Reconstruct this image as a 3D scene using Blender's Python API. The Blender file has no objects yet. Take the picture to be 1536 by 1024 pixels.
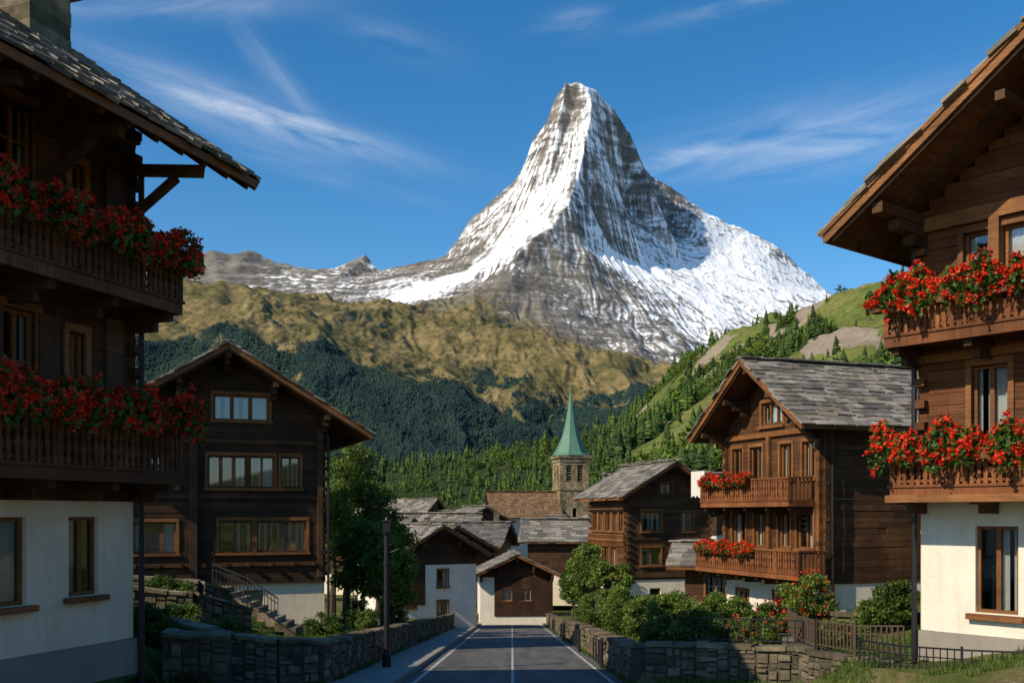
import bpy, math, random
import numpy as np
from mathutils import Vector, Matrix
from mathutils.geometry import delaunay_2d_cdt
random.seed(7); rng=np.random.default_rng(7)
scene=bpy.context.scene
U=random.uniform
# ------------------------------------------------------------------ materials
def newmat(name):
    m=bpy.data.materials.new(name); m.use_nodes=True
    nt=m.node_tree; b=nt.nodes['Principled BSDF']; return m,nt,b
def nd(nt,t,**k):
    n=nt.nodes.new(t)
    for a,v in k.items(): setattr(n,a,v)
    return n
def L(nt,a,b): nt.links.new(a,b)
def coords(nt,scale=(1,1,1),rot=(0,0,0)):
    tc=nd(nt,'ShaderNodeTexCoord'); mp=nd(nt,'ShaderNodeMapping')
    mp.inputs['Scale'].default_value=scale; mp.inputs['Rotation'].default_value=rot
    L(nt,tc.outputs['Object'],mp.inputs['Vector']); return mp.outputs[0]
def noise(nt,vec,scale,detail=5,rough=.55,dist=0):
    n=nd(nt,'ShaderNodeTexNoise'); n.inputs['Scale'].default_value=scale; n.inputs['Detail'].default_value=min(detail,6)
    n.inputs['Roughness'].default_value=rough; n.inputs['Distortion'].default_value=dist
    if vec: L(nt,vec,n.inputs['Vector'])
    return n.outputs[0]
def ramp(nt,fac,stops):
    r=nd(nt,'ShaderNodeValToRGB'); e=r.color_ramp.elements
    while len(e)<len(stops): e.new(.5)
    for i,(p,c) in enumerate(stops):
        e[i].position=p; e[i].color=(*c,1) if len(c)==3 else c
    L(nt,fac,r.inputs[0]); return r.outputs[0]
def mix(nt,f,a,b,mode='MIX'):
    m=nd(nt,'ShaderNodeMix',data_type='RGBA',blend_type=mode)
    for s,v in ((m.inputs[0],f),(m.inputs[6],a),(m.inputs[7],b)):
        if isinstance(v,(int,float)): s.default_value=v
        elif isinstance(v,tuple): s.default_value=(*v,1)
        else: L(nt,v,s)
    return m.outputs[2]
def math_(nt,op,a,b=None,c=None,clamp=False):
    m=nd(nt,'ShaderNodeMath',operation=op); m.use_clamp=clamp
    for i,v in enumerate((a,b,c)):
        if v is None: continue
        if isinstance(v,(int,float)): m.inputs[i].default_value=v
        else: L(nt,v,m.inputs[i])
    return m.outputs[0]
def bump(nt,b,h,dist=.02,strength=.6):
    bp=nd(nt,'ShaderNodeBump'); bp.inputs['Distance'].default_value=dist; bp.inputs['Strength'].default_value=strength
    L(nt,h,bp.inputs['Height']); L(nt,bp.outputs[0],b.inputs['Normal'])
def island(nt): return nd(nt,'ShaderNodeNewGeometry').outputs['Random Per Island']
def setb(b,rough=.8,spec=.3):
    b.inputs['Roughness'].default_value=rough; b.inputs['Specular IOR Level'].default_value=spec

def wood(name,c1,c2,rough=.75,axis='h'):
    m,nt,b=newmat(name); setb(b,rough,.25)
    sc=(1.2,1.2,28) if axis=='h' else (26,26,1.2)
    v=coords(nt,sc); g=noise(nt,v,1.6,5,.65,.4); big=noise(nt,coords(nt),.9,3); st=noise(nt,coords(nt,(5,5,.7)),1.2,4,.7)
    base=mix(nt,island(nt),c1,c2)
    dark=mix(nt,ramp(nt,g,[(.25,(0,0,0)),(.7,(1,1,1))]),tuple(x*.45 for x in c1),base)
    mm=mix(nt,1.0,dark,ramp(nt,big,[(.3,(.5,.5,.52)),(.65,(1,1,1))]),'MULTIPLY')
    mm=mix(nt,ramp(nt,st,[(.52,(0,0,0)),(.75,(.65,.65,.65))]),mm,tuple(x*.35 for x in c1))
    L(nt,mm,b.inputs['Base Color']); bump(nt,b,g,.014,.8); return m
def plaster(name,c=(.86,.74,.55)):
    m,nt,b=newmat(name); setb(b,.92,.2)
    v=coords(nt); n1=noise(nt,v,.8,6,.65); n2=noise(nt,v,35,3); n3=noise(nt,coords(nt,(3,3,.5)),1.5,5,.7); n4=noise(nt,v,3.5,5,.7)
    col=mix(nt,ramp(nt,n1,[(.35,(0,0,0)),(.7,(1,1,1))]),tuple(x*.82 for x in c),c)
    col=mix(nt,ramp(nt,n3,[(.50,(0,0,0)),(.78,(.5,.5,.5))]),col,tuple(x*f for x,f in zip(c,(.66,.60,.50))))
    L(nt,col,b.inputs['Base Color']); bump(nt,b,math_(nt,'ADD',n2,n4),.016,.7); return m
def stone(name,a=(.13,.11,.08),c=(.36,.31,.23)):
    m,nt,b=newmat(name); setb(b,.9,.2)
    v=coords(nt); n=noise(nt,v,5,6,.7); n2=noise(nt,v,.7,3); n3=noise(nt,v,1.8,5,.7)
    base=mix(nt,island(nt),a,c)
    col=mix(nt,1.0,base,ramp(nt,n,[(.3,(.45,.45,.45)),(.7,(1.2,1.2,1.2))]),'MULTIPLY')
    col=mix(nt,1.0,col,ramp(nt,n3,[(.35,(.5,.48,.45)),(.6,(1,1,1))]),'MULTIPLY')
    col=mix(nt,ramp(nt,n2,[(.46,(0,0,0)),(.66,(.6,.6,.6))]),col,(.05,.06,.025))
    L(nt,col,b.inputs['Base Color']); bump(nt,b,n,.04,1); return m
def slate(name,a=(.095,.088,.078),c=(.31,.28,.235)):
    m,nt,b=newmat(name); setb(b,.75,.35)
    v=coords(nt); n=noise(nt,v,4,6,.7); n2=noise(nt,v,1.1,4)
    base=mix(nt,island(nt),a,c)
    col=mix(nt,1.0,base,ramp(nt,n,[(.3,(.55,.55,.55)),(.7,(1.15,1.15,1.15))]),'MULTIPLY')
    col=mix(nt,ramp(nt,n2,[(.5,(0,0,0)),(.7,(.6,.6,.6))]),col,(.15,.115,.05))
    L(nt,col,b.inputs['Base Color']); bump(nt,b,n,.02,.7); return m
def plain(name,c,rough=.6,spec=.4,metal=0,ns=8,var=.7):
    m,nt,b=newmat(name); setb(b,rough,spec); b.inputs['Metallic'].default_value=metal
    n=noise(nt,coords(nt),ns,4)
    L(nt,mix(nt,n,tuple(x*var for x in c),tuple(min(1,x*(2-var)) for x in c)),b.inputs['Base Color']); return m
def leaf(name,c1,c2,c3,tr=.35):
    m,nt,b=newmat(name); setb(b,.55,.3)
    n=noise(nt,coords(nt),1.3,2)
    c=ramp(nt,island(nt),[(0,c1),(.55,c2),(1,c3)])
    c=mix(nt,1.0,c,ramp(nt,n,[(.35,(.6,.65,.6)),(.65,(1.2,1.2,1.1))]),'MULTIPLY')
    L(nt,c,b.inputs['Base Color'])
    if tr<=.1: return m
    t=nd(nt,'ShaderNodeBsdfTranslucent'); L(nt,c,t.inputs[0])
    ms=nd(nt,'ShaderNodeMixShader'); ms.inputs[0].default_value=tr
    L(nt,b.outputs[0],ms.inputs[1]); L(nt,t.outputs[0],ms.inputs[2])
    L(nt,ms.outputs[0],nt.nodes['Material Output'].inputs[0]); return m
def farleaf(name,c1,c2,c3,sc):
    m,nt,b=newmat(name); setb(b,.8,.1)
    n=noise(nt,coords(nt),sc,5,.65)
    c=ramp(nt,island(nt),[(0,c1),(.55,c2),(1,c3)])
    c=mix(nt,1.0,c,ramp(nt,n,[(.35,(.55,.6,.75)),(.5,(.95,.95,.95)),(.66,(1.5,1.4,.95))]),'MULTIPLY')
    L(nt,c,b.inputs['Base Color']); return m
def glassmat():
    m,nt,b=newmat('window_glass')
    g=nd(nt,'ShaderNodeBsdfGlossy'); g.inputs['Roughness'].default_value=.03; g.inputs[0].default_value=(.9,.95,1,1)
    t=nd(nt,'ShaderNodeBsdfTransparent'); t.inputs[0].default_value=(.75,.8,.82,1)
    fr=nd(nt,'ShaderNodeFresnel'); fr.inputs[0].default_value=1.5
    f=math_(nt,'ADD',fr.outputs[0],.10,clamp=True)
    ms=nd(nt,'ShaderNodeMixShader'); L(nt,f,ms.inputs[0]); L(nt,t.outputs[0],ms.inputs[1]); L(nt,g.outputs[0],ms.inputs[2])
    L(nt,ms.outputs[0],nt.nodes['Material Output'].inputs[0]); return m
MT=dict(
 wood_dark=wood('wood_dark',(.060,.029,.013),(.14,.066,.028)),
 wood_mid=wood('wood_mid',(.105,.047,.019),(.23,.106,.042)),
 wood_red=wood('wood_red',(.16,.058,.019),(.31,.122,.043)),
 trim=wood('trim_wood',(.28,.112,.034),(.43,.185,.062),.6),
 trim_dark=wood('trim_wood_dark',(.09,.043,.018),(.16,.078,.032),.65),
 deck=wood('roof_boards',(.15,.066,.026),(.27,.125,.048),.8),
 rail=wood('railing_wood',(.12,.053,.021),(.25,.115,.044),.7,'v'),
 rail_red=wood('railing_wood_red',(.25,.088,.03),(.42,.155,.055),.7,'v'),
 plaster=plaster('plaster'), plaster_white=plaster('plaster_white',(.85,.79,.67)),
 plinth=plaster('plinth_render',(.32,.285,.24)),
 stone=stone('stone_masonry',(.14,.11,.075),(.40,.32,.22)), stone_warm=stone('tower_stone',(.32,.235,.13),(.54,.41,.25)),
 mortar=plain('mortar',(.09,.075,.06),.95,.1),
 slate=slate('stone_slab_roof',(.10,.092,.08),(.36,.32,.265)), slate_dark=slate('dark_slab_roof',(.075,.07,.065),(.21,.195,.175)),
 glass=glassmat(), curtain=plain('curtain_cloth',(.66,.63,.57),.9,.1,0,14,.85),
 room_shade=plain('painted_room_shade',(.012,.010,.009),.9,.1),  # near-black paint standing in for the shade inside rooms
 iron=plain('wrought_iron',(.018,.018,.02),.5,.5,.3), copper=plain('copper_patina',(.085,.19,.135),.6,.4,0,3,.55),
 nave=slate('church_roof_tiles',(.16,.085,.045),(.30,.18,.09)),
 leaf=leaf('leaf_green',(.035,.07,.010),(.085,.15,.022),(.17,.24,.04)),
 leaf_l=leaf('leaf_light',(.06,.105,.014),(.15,.22,.034),(.28,.35,.07)),
 leaf_d=leaf('leaf_dark',(.020,.045,.009),(.045,.09,.016),(.09,.14,.03)),
 ger_leaf=leaf('geranium_leaf',(.025,.06,.010),(.06,.13,.02),(.11,.19,.035),.3),
 red=leaf('geranium_petal',(.62,.012,.008),(.85,.03,.012),(.92,.10,.03),.3),
 bark=plain('bark',(.09,.065,.045),.9,.1,0,10,.5),
 conif=farleaf('conifer_needles',(.022,.046,.015),(.044,.078,.020),(.09,.125,.031),.02),
 conif_hazed=farleaf('hazed_conifer_needles',(.014,.036,.038),(.022,.050,.047),(.040,.072,.053),.004),  # bluish, lightened needles: aerial haze is put into the colour
 decid=farleaf('broadleaf_far',(.05,.095,.018),(.095,.15,.028),(.16,.21,.045),.03),
)
# ------------------------------------------------------------------ mesh tools
def link(o,parent=None):
    scene.collection.objects.link(o)
    if parent: o.parent=parent
    return o
def empty(name,loc=(0,0,0),rz=0):
    e=bpy.data.objects.new(name,None); e.location=loc; e.rotation_euler=(0,0,rz); e.empty_display_size=.5
    return link(e)
class MB:
    def __init__(s): s.v=[]; s.f=[]
    def hexa(s,P):
        k=len(s.v); s.v+= [tuple(p) for p in P]
        s.f+=[(k,k+3,k+2,k+1),(k+4,k+5,k+6,k+7),(k,k+1,k+5,k+4),(k+1,k+2,k+6,k+5),(k+2,k+3,k+7,k+6),(k+3,k,k+4,k+7)]
    def box(s,x0,x1,y0,y1,z0,z1):
        s.hexa([(x0,y0,z0),(x1,y0,z0),(x1,y1,z0),(x0,y1,z0),(x0,y0,z1),(x1,y0,z1),(x1,y1,z1),(x0,y1,z1)])
    def obox(s,c,a,b,n):
        c=Vector(c); s.hexa([c-a-b-n,c+a-b-n,c+a+b-n,c-a+b-n,c-a-b+n,c+a-b+n,c+a+b+n,c-a+b+n])
    def beam(s,p,q,w,h):
        p=Vector(p);q=Vector(q);d=(q-p);l=d.length;d.normalize()
        up=Vector((0,0,1)) if abs(d.z)<.95 else Vector((0,1,0))
        sd=d.cross(up).normalized(); up=sd.cross(d)
        s.obox((p+q)/2,d*(l/2),sd*(w/2),up*(h/2))
    def quad(s,*P):
        k=len(s.v); s.v+=[tuple(p) for p in P]; s.f.append(tuple(range(k,k+len(P))))
    def cyl(s,p,q,r0,r1,n=10,cap=True):
        p=Vector(p);q=Vector(q);d=(q-p).normalized()
        up=Vector((0,0,1)) if abs(d.z)<.95 else Vector((1,0,0))
        a=d.cross(up).normalized(); b=d.cross(a); k=len(s.v)
        for c,r in ((p,r0),(q,r1)):
            for i in range(n):
                t=2*math.pi*i/n; s.v.append(tuple(c+a*math.cos(t)*r+b*math.sin(t)*r))
        for i in range(n): s.f.append((k+i,k+(i+1)%n,k+n+(i+1)%n,k+n+i))
        if cap: s.f.append(tuple(range(k+n-1,k-1,-1))); s.f.append(tuple(range(k+n,k+2*n)))
    def obj(s,name,mat,parent=None):
        if not s.v: return None
        me=bpy.data.meshes.new(name); me.from_pydata(s.v,[],s.f); me.materials.append(mat)
        return link(bpy.data.objects.new(name,me),parent)
def np_mesh(name,V,F,mat,parent=None,smooth=False,attrs=None):
    V=np.ascontiguousarray(V,dtype=np.float32); F=np.ascontiguousarray(F,dtype=np.int32); k=F.shape[1]
    me=bpy.data.meshes.new(name); me.vertices.add(len(V)); me.vertices.foreach_set('co',V.ravel())
    me.loops.add(F.size); me.loops.foreach_set('vertex_index',F.ravel())
    me.polygons.add(len(F)); me.polygons.foreach_set('loop_start',np.arange(0,F.size,k,dtype=np.int32))
    me.polygons.foreach_set('loop_total',np.full(len(F),k,dtype=np.int32))
    if smooth: me.polygons.foreach_set('use_smooth',np.ones(len(F),dtype=bool))
    if attrs:
        for n,a in attrs.items():
            at=me.attributes.new(n,'FLOAT','POINT'); at.data.foreach_set('value',np.ascontiguousarray(a,dtype=np.float32).ravel())
    me.update(calc_edges=True); me.validate()
    me.materials.append(mat); return link(bpy.data.objects.new(name,me),parent)
class Face:
    def __init__(s,o,ax,n): s.o=Vector((*o,0)); s.ax=Vector((*ax,0)); s.n=Vector((*n,0))
    def p(s,u,out,z): return s.o+s.ax*u+s.n*out+Vector((0,0,z))
    def box(s,mb,u0,u1,o0,o1,z0,z1):
        P=s.p; mb.hexa([P(u0,o1,z0),P(u1,o1,z0),P(u1,o0,z0),P(u0,o0,z0),P(u0,o1,z1),P(u1,o1,z1),P(u1,o0,z1),P(u0,o0,z1)])
def plank_wall(face,mb,z0,z1,ulim,holes,ph=.2,jit=.015):
    z=z0
    while z<z1-.02:
        h=ph*U(.8,1.2); zt=min(z+h,z1); zc=(z+zt)/2; ua,ub=ulim(zc)
        if ub-ua>.1:
            iv=[(ua,ub)]
            for (a,b,c,d) in [x[:4] for x in holes]:
                if c<zc<d:
                    nv=[]
                    for (p,q) in iv:
                        if b<=p or a>=q: nv.append((p,q)); continue
                        if a>p: nv.append((p,a))
                        if b<q: nv.append((b,q))
                    iv=nv
            for (p,q) in iv:
                while q-p>.02:
                    e=q if q-p<4 else p+U(2,3.6)
                    face.box(mb,p+.001,e-.001,-.16,U(-jit,jit),z+.006,zt-.003)
                    p=e
        z=zt
def cell_wall(face,mb,u0,u1,z0,z1,holes,out=0,rev=.22):
    us=sorted({u0,u1,*[min(max(h[i],u0),u1) for h in holes for i in (0,1)]})
    zs=sorted({z0,z1,*[min(max(h[i],z0),z1) for h in holes for i in (2,3)]})
    P=face.p
    for a,b in zip(us,us[1:]):
        for c,d in zip(zs,zs[1:]):
            mu,mz=(a+b)/2,(c+d)/2
            if any(h[0]<mu<h[1] and h[2]<mz<h[3] for h in holes): continue
            mb.quad(P(a,out,c),P(b,out,c),P(b,out,d),P(a,out,d))
    for h in holes:
        a,b,c,d=h[:4]
        if d<=z0 or c>=z1: continue
        mb.quad(P(a,out,c),P(a,out,d),P(a,out-rev,d),P(a,out-rev,c)); mb.quad(P(b,out,c),P(b,out-rev,c),P(b,out-rev,d),P(b,out,d))
        mb.quad(P(a,out,d),P(b,out,d),P(b,out-rev,d),P(a,out-rev,d)); mb.quad(P(a,out,c),P(a,out-rev,c),P(b,out-rev,c),P(b,out,c))
def window(face,B,w,base=0,trim=True,curt=.8):
    a,b,c,d,nx,nz=w[:6]; q=B['frame']; o=base-.10
    tw=.06 if (b-a)<1.2 else .075
    if trim:
        face.box(q,a-.10,b+.10,base-.02,base+.045,d,d+.12); face.box(q,a-.14,b+.14,base-.02,base+.11,c-.09,c)
        face.box(q,a-.10,a,base-.02,base+.035,c,d); face.box(q,b,b+.10,base-.02,base+.035,c,d)
    face.box(q,a,a+tw,o-.05,o+.02,c,d); face.box(q,b-tw,b,o-.05,o+.02,c,d)
    face.box(q,a+tw,b-tw,o-.05,o+.02,c,c+tw); face.box(q,a+tw,b-tw,o-.05,o+.02,d-tw,d)
    for i in range(1,nx):
        u=a+(b-a)*i/nx; ww=.07 if (nx>2 and (b-a)/nx>.45) else .04; face.box(q,u-ww,u+ww,o-.048,o+.018,c+tw,d-tw)
    for i in range(1,nz):
        z=c+(d-c)*i/nz; face.box(q,a+tw,b-tw,o-.045,o+.012,z-.016,z+.016)
    g=o-.02; P=face.p; B['glass'].quad(P(a+tw,g,c+tw),P(b-tw,g,c+tw),P(b-tw,g,d-tw),P(a+tw,g,d-tw))
    k=o-.09; n=max(1,nx)
    for i in range(n):
        if random.random()>curt: continue
        ua=a+(b-a)*i/n+.03; ub=a+(b-a)*(i+1)/n-.03; sp=U(.25,.5) if random.random()<.7 else 1
        rngs=[(ua,ua+(ub-ua)*sp*.9),(ub-(ub-ua)*sp*.9,ub)] if sp<1 else [(ua,ub)]
        for (p,qq) in rngs:
            m=6
            for j in range(m):
                x0=p+(qq-p)*j/m; x1=p+(qq-p)*(j+1)/m; y0=k-.02*(j%2); y1=k-.02*((j+1)%2)
                B['curtain'].quad(P(x0,y0,c+.02),P(x1,y1,c+.02),P(x1,y1,d-.02),P(x0,y0,d-.02))
    B['room_shade'].quad(P(a-.05,base-.42,c-.05),P(b+.05,base-.42,c-.05),P(b+.05,base-.42,d+.05),P(a-.05,base-.42,d+.05))  # flat dark sheet behind the panes, painted as unlit room
def roof_panel(B,e0,e1,r0,r1,ex=.32,sw=.5,th=.03,raf=.8,rw=.1,deckth=.07):
    e0,e1,r0,r1=map(Vector,(e0,e1,r0,r1)); a=e1-e0; Ln=a.length; a.normalize(); b=r0-e0; H=b.length; b.normalize()
    n=a.cross(b).normalized()
    if n.z<0: n=-n
    i=0; t=-.08
    while t<H-ex*.3:
        s=-.06-U(0,.15)
        while s<Ln+.05:
            w=sw*U(.55,1.5); le=ex*U(1.35,1.7); w2=min(w,Ln+U(.02,.14)-s)
            if w2>.08:
                lo=U(-.06,.06)
                bb=(b-n*U(.05,.12)+a*U(-.06,.06)).normalized(); aa=(a+n*U(-.04,.04)).normalized(); nn=aa.cross(bb)
                B['slab'].obox(e0+a*(s+w2/2)+b*(t+le/2+lo)+n*(.070+U(0,.02)),aa*(w2/2-.006),bb*(le/2),nn*(th*U(.7,1.6)/2))
            s+=w
        t+=ex; i+=1
    d=B['deck']; d.hexa([e0-n*deckth,e1-n*deckth,r1-n*deckth,r0-n*deckth,e0,e1,r1,r0])
    if raf:
        k=max(2,int(Ln/raf)); 
        for j in range(k+1):
            p=e0+a*(.06+(Ln-.12)*j/k)-n*(deckth+rw*.6+.003)
            B['beam'].beam(p+b*.05,p+b*(H-.05),rw,rw*1.2)
    return a,b,n
KEYS=dict(wall='walls',plaster='lower_walls',plinth='plinth',frame='window_frames',glass='window_panes',curtain='curtains',room_shade='room_shade_sheets',slab='roof_slabs',deck='roof_boards',beam='roof_beams',rail='balcony',stone='stonework',dark='shutters',iron='pipes')
def chalet(name,org,rz,w,d,zb,zp,zw,ze,slope,oe,og,front=(),left=(),right=(),wall='wood_dark',trim='trim',plast='plaster',ph=.2,ex=.32,sw=.5,slab='slate',raf=.8,rail='rail',plinth=None,finish=True,purl=True,logs=True,sth=.03):
    e=empty(name,(org[0],org[1],0),rz); B={k:MB() for k in KEYS}; B['e']=e
    F=Face((0,0),(1,0),(0,-1)); Lf=Face((0,d),(0,-1),(-1,0)); R=Face((w,0),(0,1),(1,0)); K=Face((w,d),(-1,0),(0,1))
    za=ze+(w/2+oe)*slope; zt=ze+oe*slope-.14
    def ul(z): 
        i=max(0,(z-zt)/slope); return (i,w-i)
    for fc,ln,wins,gab in ((F,w,front,1),(Lf,d,left,0),(R,d,right,0),(K,w,(),1)):
        up=[h for h in wins if h[3]>zw]; lo=[h for h in wins if h[3]<=zw]
        lim=ul if gab else (lambda z,ln=ln:(0,ln))
        plank_wall(fc,B['wall'],zw,za-.2 if gab else zt,lim,up,ph)
        if zw>zb: cell_wall(fc,B['plaster'],0.02,ln-.02,zb,zw,lo,-.03)
        for h in up: window(fc,B,h,0)
        for h in lo: window(fc,B,h,-.03,trim=len(h)>6)
        if plinth is not None: fc.box(B['plinth'],-.02,ln+.02,-.3,.03,zb-.5,plinth)
        if logs:
            for u in (0,ln):
                z=zw+.1
                while z<zt-.15:
                    s=.16; fc.box(B['wall'],u-.09+(.09 if u==0 else -.09),u+.09+(.09 if u==0 else -.09),.005,s*U(.8,1.1),z,z+.14); z+=.4
    roof_panel(B,(-oe,-og,ze),(-oe,d+og,ze),(w/2,-og,za),(w/2,d+og,za),ex,sw,sth,raf=raf)
    roof_panel(B,(w+oe,-og,ze),(w+oe,d+og,ze),(w/2,-og,za),(w/2,d+og,za),ex,sw,sth,raf=raf)
    y=-og-.1
    while y<d+og:
        l=U(.45,.8); B['slab'].obox((w/2+U(-.03,.03),y+l/2,za+.12+U(0,.03)),Vector((.24,0,U(-.02,.02))),Vector((0,l/2-.01,0)),Vector((0,0,.025))); y+=l
    for yy in (-og-.035,d+og+.035):
        for sx in (0,1):
            p=Vector((-oe-.02 if not sx else w+oe+.02,yy,ze-.06)); q=Vector((w/2,yy,za-.04))
            B['frame'].beam(p,q,.045,.20)
            p2=p+Vector((0,-.03 if yy<0 else .03,.085)); q2=q+Vector((0,-.03 if yy<0 else .03,.085)); B['frame'].beam(p2,q2,.05,.07)
    for x in (-oe-.025,w+oe+.025): B['frame'].beam((x,-og,ze-.05),(x,d+og,ze-.05),.04,.13)
    if purl:
        for x in (.08,w*.27,w/2,w*.73,w-.08):
            zz=ze+(min(x,w-x)+oe)*slope-.36
            for kk,(lnn,dz) in enumerate(((og-.1,0),(og*.62,-.2),(og*.32,-.4))):
                if kk and w<5.5: continue
                B['beam'].box(x-.10,x+.10,-lnn,.3,zz+dz-.09,zz+dz+.09)
    B['F'],B['L'],B['R']=F,Lf,R; B['za']=za; B['zt']=zt
    B['mats']=dict(wall=MT[wall],plaster=MT[plast],plinth=MT['plinth'],frame=MT[trim],glass=MT['glass'],curtain=MT['curtain'],room_shade=MT['room_shade'],slab=MT[slab],deck=MT['deck'],beam=MT['trim_dark'],rail=MT[rail],stone=MT['stone'],dark=MT['trim_dark'],iron=MT['iron'])
    if finish: done(B)
    return B
def done(B):
    for k,n in KEYS.items(): B[k].obj(n,B['mats'][k],B['e'])
def balcony(B,fc,u0,u1,dep,z,rh,sp=.15,thick=.14,ends=(1,1)):
    m=B['rail']; bm=B['beam']
    n=int((u1-u0)/.22)
    for i in range(n):
        a=u0+(u1-u0)*i/n; fc.box(m,a+.004,a+(u1-u0)/n-.004,.02,dep-.05,z+.05,z+.09)
    fc.box(m,u0,u1,dep-.045,dep,z-.04,z+thick)
    fc.box(m,u0-.03,u1+.03,dep-.03,dep+.03,z+thick+.003,z+thick+.05)
    for e,u in zip(ends,(u0,u1-.05)):
        if e: fc.box(m,u,u+.05,.02,dep-.048,z-.04,z+thick)
    k=max(2,int((u1-u0)/1.3))
    for i in range(k+1):
        u=u0+.15+(u1-u0-.3)*i/k; fc.box(bm,u-.07,u+.07,.0,dep-.12,z-.16,z+.045); fc.box(bm,u-.06,u+.06,.0,dep*.55,z-.32,z-.165)
    zt=z+rh
    fc.box(m,u0-.04,u1+.04,dep-.075,dep+.045,zt-.06,zt); fc.box(m,u0,u1,dep-.04,dep+.0,z+thick+.09,z+thick+.14)
    for e,u in zip(ends,(u0,u1)):
        if e:
            s=.0 if u==u0 else -.06
            fc.box(m,u+s,u+s+.06,.0,dep-.08,zt-.06,zt-.002); 
            j=.1
            while j<dep-.1: fc.box(m,u+s+.015,u+s+.04,j,j+.07,z+thick,zt-.06); j+=sp
    for i in range(k+1):
        u=u0+.04+(u1-u0-.08)*i/k; fc.box(m,u-.04,u+.04,dep-.07,dep+.012,z+thick+.05,zt-.06)
    u=u0+sp*.6; za=z+thick+.05; zb=zt-.06; H=zb-za
    while u<u1-.05:
        prof=[(0,.042),(.18,.03),(.36,.052),(.52,.022),(.68,.05),(.85,.028),(1,.042)]; uj=u+U(-.012,.012); tl=U(-.018,.018); po=U(-.01,.01)
        for (t0,w0),(t1,w1) in zip(prof,prof[1:]):
            w0*=sp/.13;w1*=sp/.13; c=za+H*t0; d_=za+H*t1; o0,o1=dep-.025+po,dep+.02+po; P=fc.p; x0=uj+tl*t0;x1=uj+tl*t1
            m.hexa([P(x0-w0,o1,c),P(x0+w0,o1,c),P(x0+w0,o0,c),P(x0-w0,o0,c),P(x1-w1,o1,d_),P(x1+w1,o1,d_),P(x1+w1,o0,d_),P(x1-w1,o0,d_)])
        u+=sp
# ---- foliage quads
def rand_quads(C,size,asp=.5):
    n=len(C); a=rng.normal(size=(n,3)); a/=np.linalg.norm(a,axis=1)[:,None]
    b=rng.normal(size=(n,3)); b-=a*np.sum(a*b,1)[:,None]; b/=np.linalg.norm(b,axis=1)[:,None]
    s=np.asarray(size).reshape(-1,1)*rng.uniform(.6,1.3,(n,1))
    V=np.stack([C-a*s,C-b*s*asp+a*s*.1,C+a*s,C+b*s*asp+a*s*.1],1).reshape(-1,3)
    return V
def qobj(name,V,mat,parent=None): return np_mesh(name,V,np.arange(len(V)).reshape(-1,4),mat,parent)
def flowers(fcB,fc,u0,u1,out,z,name='red_geranium_planter',dens=1.0,scale=1.0,h=.38):
    e=empty(name,fcB['e'].location,fcB['e'].rotation_euler[2])
    ln=u1-u0; nl=int(850*ln*dens); nc=int(105*ln*dens)
    ph=U(0,6)
    def pos(n,hi):
        u=rng.uniform(u0,u1,n); 
        hump=.72+.25*np.sin(u*5.1+ph)+.20*np.sin(u*11.3+1+ph)+.12*np.sin(u*23+ph)
        th=rng.uniform(-.9,math.pi*.95,n); r=np.sqrt(rng.uniform(0.15 if not hi else .5,1.05,n))*hump
        o=out+np.cos(th)*r*.32*scale+.03; zz=z+np.sin(th)*r*h*scale
        return np.stack([u,o,zz],1)
    def w(P):
        A=np.array(fc.ax);N=np.array(fc.n);O=np.array(fc.o)
        return O+P[:,:1]*A+P[:,1:2]*N+np.array([0,0,1.])*P[:,2:3]
    qobj('leaves',rand_quads(w(pos(nl,0)),.05*scale,.75),MT['ger_leaf'],e)
    c=pos(nc,1); k=15; C=np.repeat(w(c)+np.array([0,0,.03]),k,0)+rng.normal(size=(nc*k,3))*.026*scale
    qobj('petals',rand_quads(C,.026*scale,.9),MT['red'],e)
    mb=MB(); fc.box(mb,u0+.05,u1-.05,out-.10,out+.12,z-.17,z+.02); mb.obj('flower_box',MT['rail'],e)
def clump_cloud(center,rad,n,clumps,size):
    c=np.array(center);r=np.array(rad)
    d=rng.normal(size=(clumps,3)); d/=np.linalg.norm(d,axis=1)[:,None]; d*= rng.uniform(.25,1,(clumps,1))**.5
    cc=c+d*r*.85; cr=rng.uniform(.13,.34,clumps)*r.mean()
    w=cr**2; idx=rng.choice(clumps,n,p=w/w.sum())
    dd=rng.normal(size=(n,3)); dd/=np.linalg.norm(dd,axis=1)[:,None]; dd*=(rng.uniform(0,1,(n,1))**.4)
    dd[:,2]*=.75
    P=cc[idx]+dd*cr[idx][:,None]*rng.uniform(.8,1.3,(n,1))
    return rand_quads(P,size,.55)
def bush(name,c,rad,n=5000,clumps=26,size=.05,mat='leaf',flw=None):
    e=empty(name,(c[0],c[1],c[2])); 
    qobj('foliage',clump_cloud((0,0,rad[2]*.9),rad,n,clumps,size),MT[mat],e)
    mb=MB()
    for i in range(9):
        mb.cyl((U(-.1,.1),U(-.1,.1),-.2),(U(-.8,.8)*rad[0],U(-.8,.8)*rad[1],rad[2]*U(.9,1.75)),.025,.006,5)
    mb.obj('stems',MT['bark'],e)
    if flw: 
        d=rng.normal(size=(flw,3)); d/=np.linalg.norm(d,axis=1)[:,None]; P=d*np.array(rad)*rng.uniform(.8,1.0,(flw,1))+np.array([0,0,rad[2]*.9])
        qobj('blossoms',rand_quads(P,size*.9,.9),MT['red'],e)
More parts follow.
